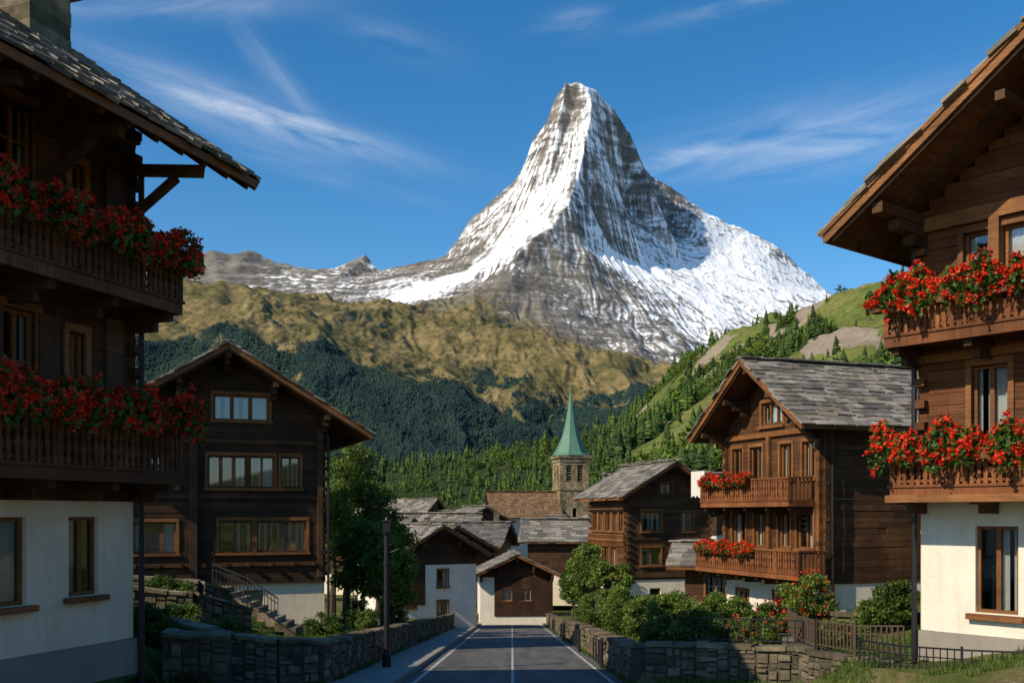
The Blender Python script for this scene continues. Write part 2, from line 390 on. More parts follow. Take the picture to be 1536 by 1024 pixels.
def tree(name,base,h,rad,n=9000,clumps=40,size=.09,mat='leaf'):
    e=empty(name,base); mb=MB(); 
    p=Vector((0,0,-.4)); r=.05*h*.55; top=h*.75; segs=5; lean=Vector((U(-.1,.1),U(-.1,.1),0))
    for i in range(segs):
        q=Vector((lean.x*i+U(-.08,.08),lean.y*i+U(-.08,.08),top*(i+1)/segs)); r2=r*.72; mb.cyl(p,q,r,r2,8)
        if i>=1:
            for k in range(3):
                a=U(0,6.28); e2=q+Vector((math.cos(a)*rad[0]*.7,math.sin(a)*rad[1]*.7,U(.3,1.1)*h*.15)); mb.cyl(q,e2,r2*.55,r2*.15,6)
        p=q; r=r2
    mb.obj('trunk',MT['bark'],e)
    qobj('foliage',clump_cloud((0,0,h-rad[2]),rad,n,clumps,size),MT[mat],e)
# ------------------------------------------------------------------ noise + terrain
_T=rng.uniform(-1,1,(256,256))
def vn(x,y,s=0):
    x=x+s*17.3; y=y+s*31.7
    xi=np.floor(x).astype(int); yi=np.floor(y).astype(int); fx=x-xi; fy=y-yi
    fx=fx*fx*fx*(fx*(fx*6-15)+10); fy=fy*fy*fy*(fy*(fy*6-15)+10)
    a=_T[xi&255,yi&255];b=_T[(xi+1)&255,yi&255];c=_T[xi&255,(yi+1)&255];d=_T[(xi+1)&255,(yi+1)&255]
    return (a*(1-fx)+b*fx)*(1-fy)+(c*(1-fx)+d*fx)*fy
def fbm(x,y,o=5,s=0,g=.5):
    r=0;a=1;f=1
    for i in range(o): r=r+a*vn(x*f+y*f*.3*(i%2),y*f-x*f*.3*(i%2),s+i); a*=g; f*=2.03
    return r
def ridged(x,y,o=5,s=0,g=.5):
    r=0;a=1;f=1
    for i in range(o): r=r+a*(.5-np.abs(vn(x*f+y*f*.35*(i%2),y*f-x*f*.35*(i%2),s+i))*1.6); a*=g; f*=2.03
    return r
def interp(pts,edges,gx,gy,nv):
    co=[Vector((p[0],p[1])) for p in pts]
    ov,oe,of,o1,o2,o3=delaunay_2d_cdt(co,edges,[],0,1e-3)
    val=np.array([p[2:2+nv] for p in pts]); P=np.array([[v.x,v.y] for v in ov]); W=np.zeros((len(ov),nv))
    for i,o in enumerate(o1):
        if o: W[i]=val[o[0]]
        else:
            dd=np.hypot(*(np.array([p[:2] for p in pts])-P[i]).T); j=np.argsort(dd)[:2]; W[i]=(val[j]/dd[j][:,None]).sum(0)/(1/dd[j]).sum()
    X,Y=np.meshgrid(gx,gy); out=np.full((nv,)+X.shape,np.nan)
    for f in of:
        for k in range(1,len(f)-1):
            t=(f[0],f[k],f[k+1]); A,Bq,C=P[t[0]],P[t[1]],P[t[2]]
            i0,i1=np.searchsorted(gx,min(A[0],Bq[0],C[0])-1),np.searchsorted(gx,max(A[0],Bq[0],C[0])+1)
            j0,j1=np.searchsorted(gy,min(A[1],Bq[1],C[1])-1),np.searchsorted(gy,max(A[1],Bq[1],C[1])+1)
            if i1<=i0 or j1<=j0: continue
            x=X[j0:j1,i0:i1];y=Y[j0:j1,i0:i1]; den=(Bq[1]-C[1])*(A[0]-C[0])+(C[0]-Bq[0])*(A[1]-C[1])
            if abs(den)<1e-9: continue
            l0=((Bq[1]-C[1])*(x-C[0])+(C[0]-Bq[0])*(y-C[1]))/den; l1=((C[1]-A[1])*(x-C[0])+(A[0]-C[0])*(y-C[1]))/den; l2=1-l0-l1
            m=(l0>=-1e-6)&(l1>=-1e-6)&(l2>=-1e-6)
            for q in range(nv):
                o=out[q,j0:j1,i0:i1]; o[m]=(l0*W[t[0],q]+l1*W[t[1],q]+l2*W[t[2],q])[m]
    for q in range(nv):
        o=out[q]; o[np.isnan(o)]=np.nanmin(o) if q==0 else 0
    return X,Y,out
def blur(a,n):
    for _ in range(n):
        p=np.pad(a,1,mode='edge'); a=(p[1:-1,1:-1]*2+p[:-2,1:-1]+p[2:,1:-1]+p[1:-1,:-2]+p[1:-1,2:])/6
    return a
def grid_faces(nx,ny):
    i=np.arange(nx-1);j=np.arange(ny-1);I,J=np.meshgrid(i,j); a=(J*nx+I).ravel(); return np.stack([a,a+1,a+1+nx,a+nx],1)
def sampler(gx,gy,Z):
    def f(x,y):
        i=np.clip(np.searchsorted(gx,x)-1,0,len(gx)-2); j=np.clip(np.searchsorted(gy,y)-1,0,len(gy)-2)
        tx=np.clip((x-gx[i])/(gx[i+1]-gx[i]),0,1);ty=np.clip((y-gy[j])/(gy[j+1]-gy[j]),0,1)
        return (Z[j,i]*(1-tx)+Z[j,i+1]*tx)*(1-ty)+(Z[j+1,i]*(1-tx)+Z[j+1,i+1]*tx)*ty
    return f
def pixel_to_world(h,v,d):   # image pixel column and row, plus a chosen depth in metres, to world position
    return ((h-768)/1536*d, d, (770-v)/1536*d)
def S(h,v,d,*a): return (*pixel_to_world(h,v,d),*a)
# columns after position: snow, rock, forest
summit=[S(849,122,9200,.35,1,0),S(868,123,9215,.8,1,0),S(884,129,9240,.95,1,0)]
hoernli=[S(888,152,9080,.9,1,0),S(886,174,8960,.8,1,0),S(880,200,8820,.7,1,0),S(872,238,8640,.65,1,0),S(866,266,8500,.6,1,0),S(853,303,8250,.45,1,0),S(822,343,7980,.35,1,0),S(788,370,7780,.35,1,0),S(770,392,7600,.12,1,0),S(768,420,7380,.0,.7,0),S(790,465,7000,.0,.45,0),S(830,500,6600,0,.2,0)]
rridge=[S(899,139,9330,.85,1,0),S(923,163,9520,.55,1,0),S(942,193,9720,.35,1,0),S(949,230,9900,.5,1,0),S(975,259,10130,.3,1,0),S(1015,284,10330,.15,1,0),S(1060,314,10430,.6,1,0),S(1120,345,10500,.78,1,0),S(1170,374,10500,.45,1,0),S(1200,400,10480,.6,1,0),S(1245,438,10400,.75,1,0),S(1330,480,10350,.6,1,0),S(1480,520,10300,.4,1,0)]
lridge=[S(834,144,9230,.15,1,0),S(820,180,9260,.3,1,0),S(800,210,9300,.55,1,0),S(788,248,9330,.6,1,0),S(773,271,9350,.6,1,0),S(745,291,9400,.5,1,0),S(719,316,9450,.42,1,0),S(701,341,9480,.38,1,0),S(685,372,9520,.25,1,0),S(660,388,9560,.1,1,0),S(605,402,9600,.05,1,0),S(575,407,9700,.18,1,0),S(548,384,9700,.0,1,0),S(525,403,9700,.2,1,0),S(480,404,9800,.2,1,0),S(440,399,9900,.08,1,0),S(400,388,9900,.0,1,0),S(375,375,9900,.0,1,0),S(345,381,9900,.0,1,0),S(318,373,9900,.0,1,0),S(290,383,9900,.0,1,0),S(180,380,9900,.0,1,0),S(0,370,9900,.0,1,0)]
near_ridge=[S(-60,392,6500,0,.2,0),S(120,398,6500,0,.2,0),S(265,410,6500,0,.2,0),S(330,416,6500,0,.2,0),S(400,431,6600,0,.3,0),S(440,438,6700,0,.35,0),S(480,449,6800,0,.3,0),S(560,462,7000,0,.3,0),S(600,470,7200,.0,.4,0)]
other=[S(862,160,9150,.1,1,0),S(820,290,8650,.72,1,0),S(780,318,8780,.70,1,0),S(745,345,9000,.52,1,0),S(722,385,8850,.05,1,0),S(700,402,8850,.08,1,0),S(650,403,9200,.05,1,0),
 S(765,376,8150,.95,1,0),S(735,385,8480,1.,1,0),S(700,412,8350,1.,1,0),S(650,434,8200,1.,1,0),S(600,452,8150,.9,1,0),S(612,424,8600,.6,1,0),S(540,430,8900,.3,1,0),S(500,420,9200,.25,1,0),S(565,446,8350,.3,1,0),
 S(725,424,7900,.02,.8,0),S(680,441,7750,.0,.5,0),S(622,462,7600,.0,.4,0),S(560,466,7900,.1,.9,0),S(480,457,8200,.05,.9,0),S(420,447,8400,.0,.8,0),S(330,432,8600,.0,.8,0),S(100,420,8600,.0,.8,0),
 S(905,230,9180,.4,1,0),S(935,300,9520,.35,1,0),S(885,300,8600,.12,1,0),S(905,350,8560,.15,1,0),S(1000,340,9900,.18,1,0),
 S(870,368,8150,.35,1,0),S(920,386,8500,.95,1,0),S(970,398,8950,.75,1,0),S(1030,402,9450,.75,1,0),S(1075,383,9850,.9,1,0),S(1100,400,9700,.95,1,0),S(1150,420,9650,.85,1,0),
 S(1000,430,8600,.7,1,0),S(1060,452,8700,.85,1,0),S(1130,470,8900,.7,1,0),S(940,430,8150,.34,1,0),S(900,420,7900,.08,1,0),S(860,410,7800,.05,1,0),S(830,400,7800,.05,1,0),
 S(900,470,7450,.18,1,0),S(960,490,7500,.34,1,0),S(1010,492,7750,.36,1,0),S(1060,502,8000,.45,1,0),S(870,500,6950,.02,.6,0),S(950,520,6900,.05,.7,0),S(1010,530,7100,.1,.8,0),S(1100,520,7800,.25,.9,0),S(1200,480,9000,.65,1,0),S(1300,505,9000,.5,1,0),S(1450,540,9000,.3,1,0),
 S(640,474,6700,0,.15,0),S(700,462,6900,0,.25,0),S(765,480,6500,0,.25,0),S(700,520,5900,0,.1,0),S(850,530,5900,0,.1,0),S(930,545,6000,0,.2,0),S(1010,552,6200,0,.2,.1),S(1200,570,6200,0,.1,.5),S(1500,600,6000,0,.1,.5),
 S(0,450,5600,0,.15,.0),S(200,455,5600,0,.15,0),S(300,462,5500,0,.2,.05),S(400,470,5600,0,.15,.08),S(480,478,5700,0,.2,.08),S(580,500,5700,0,.15,.1),
 S(0,500,5000,0,.0,.5),S(200,505,4900,0,.0,.5),S(300,512,4900,0,.0,.48),S(400,518,4950,0,.05,.48),S(500,528,5000,0,.05,.52),S(600,540,5100,0,.05,.50),S(690,556,5200,0,.0,.48),S(780,566,5300,0,.0,.46),S(860,574,5400,0,.0,.5),S(940,576,5500,0,.0,.55),S(1100,600,5500,0,0,.7),
 S(0,600,4300,0,0,1.1),S(300,600,4300,0,0,1.1),S(450,605,4200,0,0,1.1),S(560,612,4350,0,.0,1.1),S(650,625,4300,0,0,1.1),S(740,632,4500,0,0,1.1),S(812,650,4900,0,.3,.8),S(860,640,4700,0,0,1.1),S(1000,620,4500,0,0,1.1),
 S(0,740,3600,0,0,1.1),S(300,742,3600,0,0,1.1),S(500,748,3600,0,0,1.1),S(620,755,3650,0,0,1.1),S(720,760,3700,0,0,1.1),S(830,760,3900,0,0,1.1),S(1000,750,3700,0,0,1.1),S(1400,745,3700,0,0,1.1)]
hull=[(-5600,10900,200,0,1,0),(5600,10900,200,0,1,0),(0,10900,900,.3,1,0),(1200,10900,1500,.5,1,0),(-2500,10900,900,.3,1,0),(3000,10900,1000,.5,1,0),(-5600,9900,1800,.2,1,0),(5600,9900,900,.2,1,0),(-5600,6400,1500,0,.1,0),(5600,6400,900,0,.1,.5),(-5600,2700,-10,0,0,1),(5600,2700,-10,0,0,1),(-2500,2700,-10,0,0,1),(0,2700,-10,0,0,1),(2500,2700,-10,0,0,1)]
pts=[];edges=[]
def addp(p):
    pts.append(p); return len(pts)-1
si=[addp(p) for p in summit]; 
def chain(lst,start=None):
    ids=([start] if start is not None else [])+[addp(p) for p in lst]
    edges.extend(zip(ids,ids[1:]))
chain(hoernli,si[2]); chain(rridge,si[2]); chain(lridge,si[0]); edges+= [(si[0],si[1]),(si[1],si[2])]; chain(near_ridge)
for p in other+hull: addp(p)
gx=np.concatenate([np.arange(-5600,-1500,22),np.arange(-1500,3200,8.5),np.arange(3200,5620,24)]); gy=np.concatenate([np.arange(2700,6400,14),np.arange(6400,10900,9.5)])
X,Y,A=interp(pts,edges,gx,gy,4)
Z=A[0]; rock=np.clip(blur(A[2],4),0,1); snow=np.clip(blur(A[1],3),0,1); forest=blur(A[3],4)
Zs=blur(Z,14); k=np.clip((rock-.4)/.5,0,1); Z=blur(Z,1)*k+Zs*(1-k)
wx=X+60*fbm(X/400,Y/400,3,5); wy=Y+60*fbm(X/400,Y/400,3,9)
amp=np.clip((Y-3400)/900,0,1)
sx,sy,_=pixel_to_world(868,123,9215); ang=np.arctan2(X-sx,sy-Y); rad_=np.hypot(X-sx,Y-sy)
rib=ridged(ang*6.5+.35*fbm(X/500,Y/500,3,33),np.log1p(rad_/500)*1.3,4,30,.55)
rr_=17*ridged(wx/330,wy/420,5,3,.54)+5*ridged(wx/45,wy/70,3,14,.5)+np.clip(rad_/900,0,1)*26*rib
Z=Z+amp*((1-k)*(85*ridged(wx/700,wy/1500,6,2,.52)+16*ridged(wx/90,wy/160,4,8,.55)) + k*rr_)
snow=np.clip(snow-np.clip((rr_-blur(rr_,16))/16,-.4,.4)*.9*(snow>.03),0,1.1)
fnoise=forest+.26*fbm(X/300,Y/300,5,21)+.12*fbm(X/45,Y/45,3,25)
gully=np.abs(X-(Y-4700)*-.22-150-60*np.sin(Y/300))<(16+22*fbm(X/120,Y/120,2,3))
gul2=np.abs(vn(wx/420,wy/1500,77))<.012
fmask=np.clip((fnoise-.42)/.12,0,1)*(Y<6000)*(~((gully|gul2)&(Y>3900)))
m_mt,nt,b=newmat('alpine_mountain'); setb(b,.9,.15)
def attr(n): 
    a=nd(nt,'ShaderNodeAttribute',attribute_name=n); return a.outputs['Fac']
geo=nd(nt,'ShaderNodeNewGeometry'); sep=nd(nt,'ShaderNodeSeparateXYZ'); L(nt,geo.outputs['Normal'],sep.inputs[0]); nz=sep.outputs[2]
n1=noise(nt,coords(nt),.004,6,.6,.3); n2=noise(nt,coords(nt,(.0028,.0028,.016)),1.0,6,.6,.6); n3=noise(nt,coords(nt),.03,6,.65)
def term(n,c,k): return math_(nt,'MULTIPLY',math_(nt,'SUBTRACT',n,c),k)
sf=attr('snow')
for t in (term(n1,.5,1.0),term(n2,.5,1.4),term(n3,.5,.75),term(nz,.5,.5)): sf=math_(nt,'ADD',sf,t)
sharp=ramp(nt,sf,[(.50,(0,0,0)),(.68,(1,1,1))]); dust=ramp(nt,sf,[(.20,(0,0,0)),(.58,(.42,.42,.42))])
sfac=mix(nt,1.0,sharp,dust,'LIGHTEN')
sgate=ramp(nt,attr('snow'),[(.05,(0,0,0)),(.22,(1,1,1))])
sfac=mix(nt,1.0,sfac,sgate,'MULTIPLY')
rockc=ramp(nt,n2,[(.32,(.10,.095,.09)),(.5,(.18,.165,.145)),(.66,(.29,.26,.215))])
rockc=mix(nt,1.0,rockc,ramp(nt,n3,[(.3,(.6,.6,.6)),(.7,(1.2,1.2,1.2))]),'MULTIPLY')
m1=noise(nt,coords(nt),.0035,6,.68); m2=noise(nt,coords(nt),.022,6,.72)
mead=ramp(nt,m1,[(.32,(.06,.07,.026)),(.46,(.14,.118,.046)),(.6,(.25,.185,.085)),(.74,(.15,.14,.055))])
mead=mix(nt,1.0,mead,ramp(nt,m2,[(.34,(.30,.40,.42)),(.5,(.92,.92,.92)),(.68,(1.3,1.25,1.2))]),'MULTIPLY')
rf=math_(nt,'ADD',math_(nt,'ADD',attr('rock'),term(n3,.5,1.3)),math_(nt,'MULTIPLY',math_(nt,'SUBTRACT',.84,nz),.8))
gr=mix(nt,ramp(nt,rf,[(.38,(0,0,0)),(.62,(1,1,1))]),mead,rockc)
gr=mix(nt,attr('forest'),gr,(.018,.036,.034))  # forest floor tinted blue to match the hazed trees
gr=mix(nt,sfac,gr,(.86,.89,.93))
L(nt,gr,b.inputs['Base Color'])
hb=math_(nt,'ADD',math_(nt,'MULTIPLY',n3,.6),n2); bump(nt,b,hb,14,.5)
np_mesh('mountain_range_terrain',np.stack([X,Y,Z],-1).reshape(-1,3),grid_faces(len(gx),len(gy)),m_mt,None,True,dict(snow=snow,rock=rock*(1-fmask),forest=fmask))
zf=sampler(gx,gy,Z); ff=sampler(gx,gy,fmask)
def cone_template(layers,sides):
    V=[];F=[]
    for l in range(layers):
        z0=.1+.8*l/layers; z1=min(1,z0+.95/layers*1.5+.05); r=.24*(1-l/layers*.85); k=len(V)
        for i in range(sides):
            t=2*math.pi*(i+.5*(l%2))/sides; rr=r*(1 if i%2 else .66)*U(.75,1.25); V.append((math.cos(t)*rr,math.sin(t)*rr,z0+U(-.03,.03)))
        V.append((0,0,z1))
        for i in range(sides): F.append((k+i,k+(i+1)%sides,k+sides))
    return np.array(V),np.array(F)
def instances(name,P,h,tmpls,mat,wid=1.0):
    VV=[];FF=[];off=0; which=rng.integers(0,len(tmpls),len(P))
    for ti,(tv,tf) in enumerate(tmpls):
        s=which==ti; p=P[s]; hh=h[s]; n=len(p)
        if n==0: continue
        a=rng.uniform(0,6.28,n); c=np.cos(a)[:,None];sn=np.sin(a)[:,None]; ww=hh[:,None]*wid*rng.uniform(.75,1.3,(n,1))
        x=(tv[:,0]*c-tv[:,1]*sn)*ww; y=(tv[:,0]*sn+tv[:,1]*c)*ww; z=tv[:,2]*hh[:,None]
        V=np.stack([x+p[:,:1],y+p[:,1:2],z+p[:,2:3]],-1).reshape(-1,3)
        F=(tf[None]+(np.arange(n)*len(tv))[:,None,None]).reshape(-1,3)+off
        VV.append(V);FF.append(F);off+=len(V)
    return np_mesh(name,np.concatenate(VV),np.concatenate(FF),mat)
n=600000; x=rng.uniform(-2900,2600,n); y=rng.uniform(3000,6100,n)
keep=(np.abs(x)<y*.53)&(rng.uniform(0,1,n)<ff(x,y)**1.5*.42+.03*np.clip((6000-y)/1200,0,1)*(fbm(x/90,y/90,3,91)>.15)); x=x[keep];y=y[keep]
print('far trees',len(x))
instances('distant_conifer_forest',np.stack([x,y,zf(x,y)-1],1),rng.uniform(8,17,len(x)),[cone_template(1,5),cone_template(2,5)],MT['conif_hazed'],1.5)
# ---------------- right hillside / valley
hp=[S(1600,380,590,.2,0),S(1536,385,600,.2,0),S(1450,398,610,.15,0),S(1370,412,620,.1,0),S(1310,425,640,.05,0),S(1240,442,680,.0,0),S(1150,461,720,.0,0),S(1100,491,760,.15,0),S(1050,522,820,.5,0),S(1000,566,900,.9,0),S(940,626,1000,1,0),S(880,678,1150,1,0),S(800,728,1300,1,0),S(720,762,1500,1,0),S(640,776,1650,1,0)]
hi=[S(1600,540,330,.6,0),S(1450,500,420,.4,0),S(1370,530,360,.5,0),S(1300,500,480,.0,0),S(1230,520,470,.15,0),S(1180,505,560,.3,0),S(1120,540,560,.45,0),S(1060,590,600,.7,0),S(1000,640,640,.95,0),S(930,695,720,1,0),S(860,742,800,1,0),S(780,772,900,1,0),S(700,782,900,.9,0),
 S(1250,600,260,.8,0),S(1150,640,280,.6,0),S(1080,688,240,.2,0),S(1000,722,300,.6,0),S(900,755,360,.8,0),S(800,778,420,.8,0),S(700,790,420,.8,0)]
hb_=[(-1600,115,-11.5,.5,0),(-400,115,-11,.5,0),(-40,115,-11,.3,0),(0,115,-11,.2,0),(18,115,-9.5,.2,0),(60,115,1.5,.3,0),(150,115,38,.4,0),(900,115,150,.4,0),(-60,300,-9,.7,0),(0,220,-9.5,.4,0),(30,200,-8,.3,0),(-300,500,-8,.8,0),(-1600,900,0,.9,0),(-300,1200,-8,.9,0),(-100,1600,-5,.9,0),(300,2200,-5,.9,0),(1000,1200,60,.7,0),(500,1100,110,.7,0),(900,800,170,.5,0),(900,500,200,.4,0),(1600,3000,-20,.8,0),(-1600,3000,-20,.8,0),(0,3000,-20,.8,0),(1600,115,200,.4,0)]
hpt=hp+hi+hb_; ed=[(i,i+1) for i in range(len(hp)-1)]
hx=np.concatenate([np.arange(-1600,-120,25),np.arange(-120,500,3.2),np.arange(500,1620,25)]); hy=np.concatenate([np.arange(115,1000,4),np.arange(1000,3020,18)])
HX,HY,HA=interp(hpt,ed,hx,hy,2)
HZ=blur(HA[0],8); hf=blur(HA[1],5); am=np.clip((HY-150)/150,0,1)*np.clip((HX-HY*.05)/100,.05,1)
HZ=HZ+am*(7*ridged(HX/90,HY/90,5,40,.5)+2.2*ridged(HX/16,HY/16,3,44,.6))
hfm=np.clip((hf+.40*fbm(HX/50,HY/50,4,50)-.38)/.15,0,1)
rk=np.clip(fbm(HX/25,HY/25,5,60)-.26,0,1)*2.0*(am>.5)*(HX>60)
m_h,nt,b=newmat('hillside_meadow'); setb(b,.95,.1)
n1=noise(nt,coords(nt),.02,6,.65); n2=noise(nt,coords(nt),.25,6,.7)
c=ramp(nt,n1,[(.3,(.07,.10,.022)),(.5,(.14,.17,.04)),(.68,(.23,.205,.07))])
c=mix(nt,1.0,c,ramp(nt,n2,[(.3,(.5,.5,.5)),(.7,(1.2,1.2,1.2))]),'MULTIPLY')
rkf=ramp(nt,math_(nt,'ADD',attr('rk'),math_(nt,'MULTIPLY',math_(nt,'SUBTRACT',n2,.5),1.1)),[(.35,(0,0,0)),(.5,(1,1,1))])
c=mix(nt,attr('forest'),c,(.03,.048,.015)); c=mix(nt,rkf,c,mix(nt,n2,(.15,.12,.085),(.36,.30,.23)))
L(nt,c,b.inputs['Base Color']); bump(nt,b,n2,2.0,.6)
np_mesh('hillside_terrain',np.stack([HX,HY,HZ],-1).reshape(-1,3),grid_faces(len(hx),len(hy)),m_h,None,True,dict(forest=hfm,rk=rk))
hz=sampler(hx,hy,HZ); hfs=sampler(hx,hy,hfm); rks=sampler(hx,hy,rk)
n=110000; r=rng.uniform(170,1700,n); t=rng.uniform(-.45,.62,n); y=r; x=t*r
keep=(rng.uniform(0,1,n)<(hfs(x,y)**1.3*.85+.010)*np.clip(r/900,.14,1)*(rks(x,y)<.3)*np.where(t<.02,.6,1))&~((y<300)&(np.abs(x)<12)); x=x[keep];y=y[keep]; r=r[keep];t=t[keep]
print('hill trees',len(x)); sel=rng.uniform(0,1,len(x))<(.62+.55*fbm(x/60,y/60,3,90)); P=np.stack([x,y,hz(x,y)-.5],1)
tm=[cone_template(7,10) for _ in range(5)]
hh=np.where(rng.uniform(0,1,len(x))<.2,rng.uniform(10,16,len(x)),rng.uniform(4.5,10,len(x)))*np.where(t<.08,np.clip(y/900,.35,.8),1)
q_=(t<-.05)&(t>-.2)
if q_.any(): print('left valley elevation max (image pixels):',float(((P[q_,2]+hh[q_])/P[q_,1]*1536).max()),'terrain',float((P[q_,2]/P[q_,1]*1536).max()), 'at', P[q_][np.argmax(P[q_,2]/P[q_,1])])
instances('hillside_conifer_forest',P[sel],hh[sel],tm,MT['conif'],1.0)
def blob_t(n=130):
    d=rng.normal(size=(n,3)); d/=np.linalg.norm(d,axis=1)[:,None]; c=d*rng.uniform(.45,1,(n,1))*np.array([.38,.38,.42])+np.array([0,0,.52])
    c+=.08*np.sin(c*17+U(0,6))
    V=rand_quads(c,.10,.8).reshape(-1,4,3)[:,[0,1,2]].reshape(-1,3); return V,np.arange(len(V)).reshape(-1,3)
instances('hillside_broadleaf_trees',P[~sel],hh[~sel]*.7,[blob_t() for _ in range(4)],MT['decid'],1.1)
# ------------------------------------------------------------------ near ground
def rz_(y): return np.where(y<92,-1.95-.086*y,-9.862)
def ss(a,b,x): 
    t=np.clip((x-a)/(b-a),0,1); return t*t*(3-2*t)
def ground(x,y):
    z=rz_(y)-.05; end=1-ss(90,100,y)*.5
    lt=1-(1-ss(22.6,23.2,y))*ss(-7.6,-6.9,x)*.97
    rt=1-(1-ss(23.9,24.6,y+np.clip(x-4.6,0,2)*.5))*(1-ss(6.3,6.7,x))*.8
    z=z+end*(.85*ss(-4.15,-4.45,x)*lt+.78*ss(2.85,3.15,x)*rt)
    z=z+np.clip(-7.2-x,0,6)*.30*ss(10,20,y)*(1-ss(40,60,y))+np.clip(x-7,0,8)*.22*(1-ss(60,90,y)) + np.clip(x-15,0,90)*.25
    return z
nx=np.concatenate([np.arange(-70,-12,.7),np.arange(-12,14,.22),np.arange(14,90,.7)]); ny=np.concatenate([np.arange(-25,14,.6),np.arange(14,45,.25),np.arange(45,135,.6)]); NX,NY=np.meshgrid(nx,ny)
NZ=ground(NX,NY)+.05*fbm(NX/1.5,NY/1.5,4,70)*(np.abs(NX+.7)>4.2)*(~((NX<-4)&(NX>-7)&(NY<23)))
m_g,nt,b=newmat('grass_ground'); setb(b,.95,.1)
n1=noise(nt,coords(nt),.5,6,.65); n2=noise(nt,coords(nt),9,6,.7)
c=ramp(nt,n1,[(.3,(.05,.07,.016)),(.48,(.10,.12,.028)),(.64,(.19,.15,.07))]); c=mix(nt,1.0,c,ramp(nt,n2,[(.3,(.45,.45,.45)),(.7,(1.3,1.3,1.3))]),'MULTIPLY')
L(nt,c,b.inputs['Base Color']); bump(nt,b,n2,.06,.8)
np_mesh('ground',np.stack([NX,NY,NZ],-1).reshape(-1,3),grid_faces(len(nx),len(ny)),m_g,None,True)
m_r,nt,b=newmat('asphalt'); setb(b,.85,.3)
n1=noise(nt,coords(nt,(1,.25,1)),.9,5); n2=noise(nt,coords(nt),60,4,.7); n3=noise(nt,coords(nt),3,6,.7); n4=noise(nt,coords(nt,(1.4,.10,1)),1.6,4)
c=mix(nt,n1,(.07,.069,.069),(.16,.15,.14)); c=mix(nt,1.0,c,ramp(nt,n2,[(.3,(.7,.7,.7)),(.7,(1.25,1.25,1.25))]),'MULTIPLY')
c=mix(nt,1.0,c,ramp(nt,n4,[(.35,(.7,.7,.7)),(.65,(1.15,1.15,1.15))]),'MULTIPLY')
c=mix(nt,ramp(nt,n3,[(.42,(.7,.7,.7)),(.46,(0,0,0))]),c,(.065,.063,.062))
L(nt,c,b.inputs['Base Color']); bump(nt,b,n2,.008,.6)
m_p,nt,b=newmat('worn_road_paint'); setb(b,.75,.3)
n1=noise(nt,coords(nt),7,6,.75); L(nt,ramp(nt,n1,[(.40,(.11,.11,.11)),(.54,(.55,.54,.50))]),b.inputs['Base Color'])
m_side=plain('pavement_concrete',(.26,.25,.225),.85,.25,0,2.5,.7)
def rzf(y): return float(rz_(np.float64(y)))
def strip(mb,x0,x1,y0,y1,dz): 
    n=max(1,int((y1-y0)/4)); 
    for i in range(n):
        a=y0+(y1-y0)*i/n; c=y0+(y1-y0)*(i+1)/n; mb.quad((x0,a,rzf(a)+dz),(x1,a,rzf(a)+dz),(x1,c,rzf(c)+dz),(x0,c,rzf(c)+dz))
mb=MB(); strip(mb,-4.1,2.9,-20,92,0); strip(mb,-7.0,-4.1,-20,22.7,.004); strip(mb,-12,14,92,97,0); mb.obj('asphalt_road',m_r)
mb=MB(); strip(mb,-2.42,-2.31,-20,90,.004); strip(mb,2.38,2.47,-20,90,.004); strip(mb,-.02,.05,-20,88,.004)
mb.obj('road_markings',m_p)
mb=MB(); y=-20
while y<91:
    for (a,c,hh_) in ((-4.12,-2.86,.11),(-2.855,-2.70,.13)):
        ln=1.5; mb.hexa([(a,y+.005,rzf(y)-.1),(c,y+.005,rzf(y)-.1),(c,y+ln,rzf(y+ln)-.1),(a,y+ln,rzf(y+ln)-.1),(a,y+.005,rzf(y)+hh_),(c,y+.005,rzf(y)+hh_),(c,y+ln,rzf(y+ln)+hh_),(a,y+ln,rzf(y+ln)+hh_)])
    y+=1.5
mb.obj('kerb_pavement',m_side)
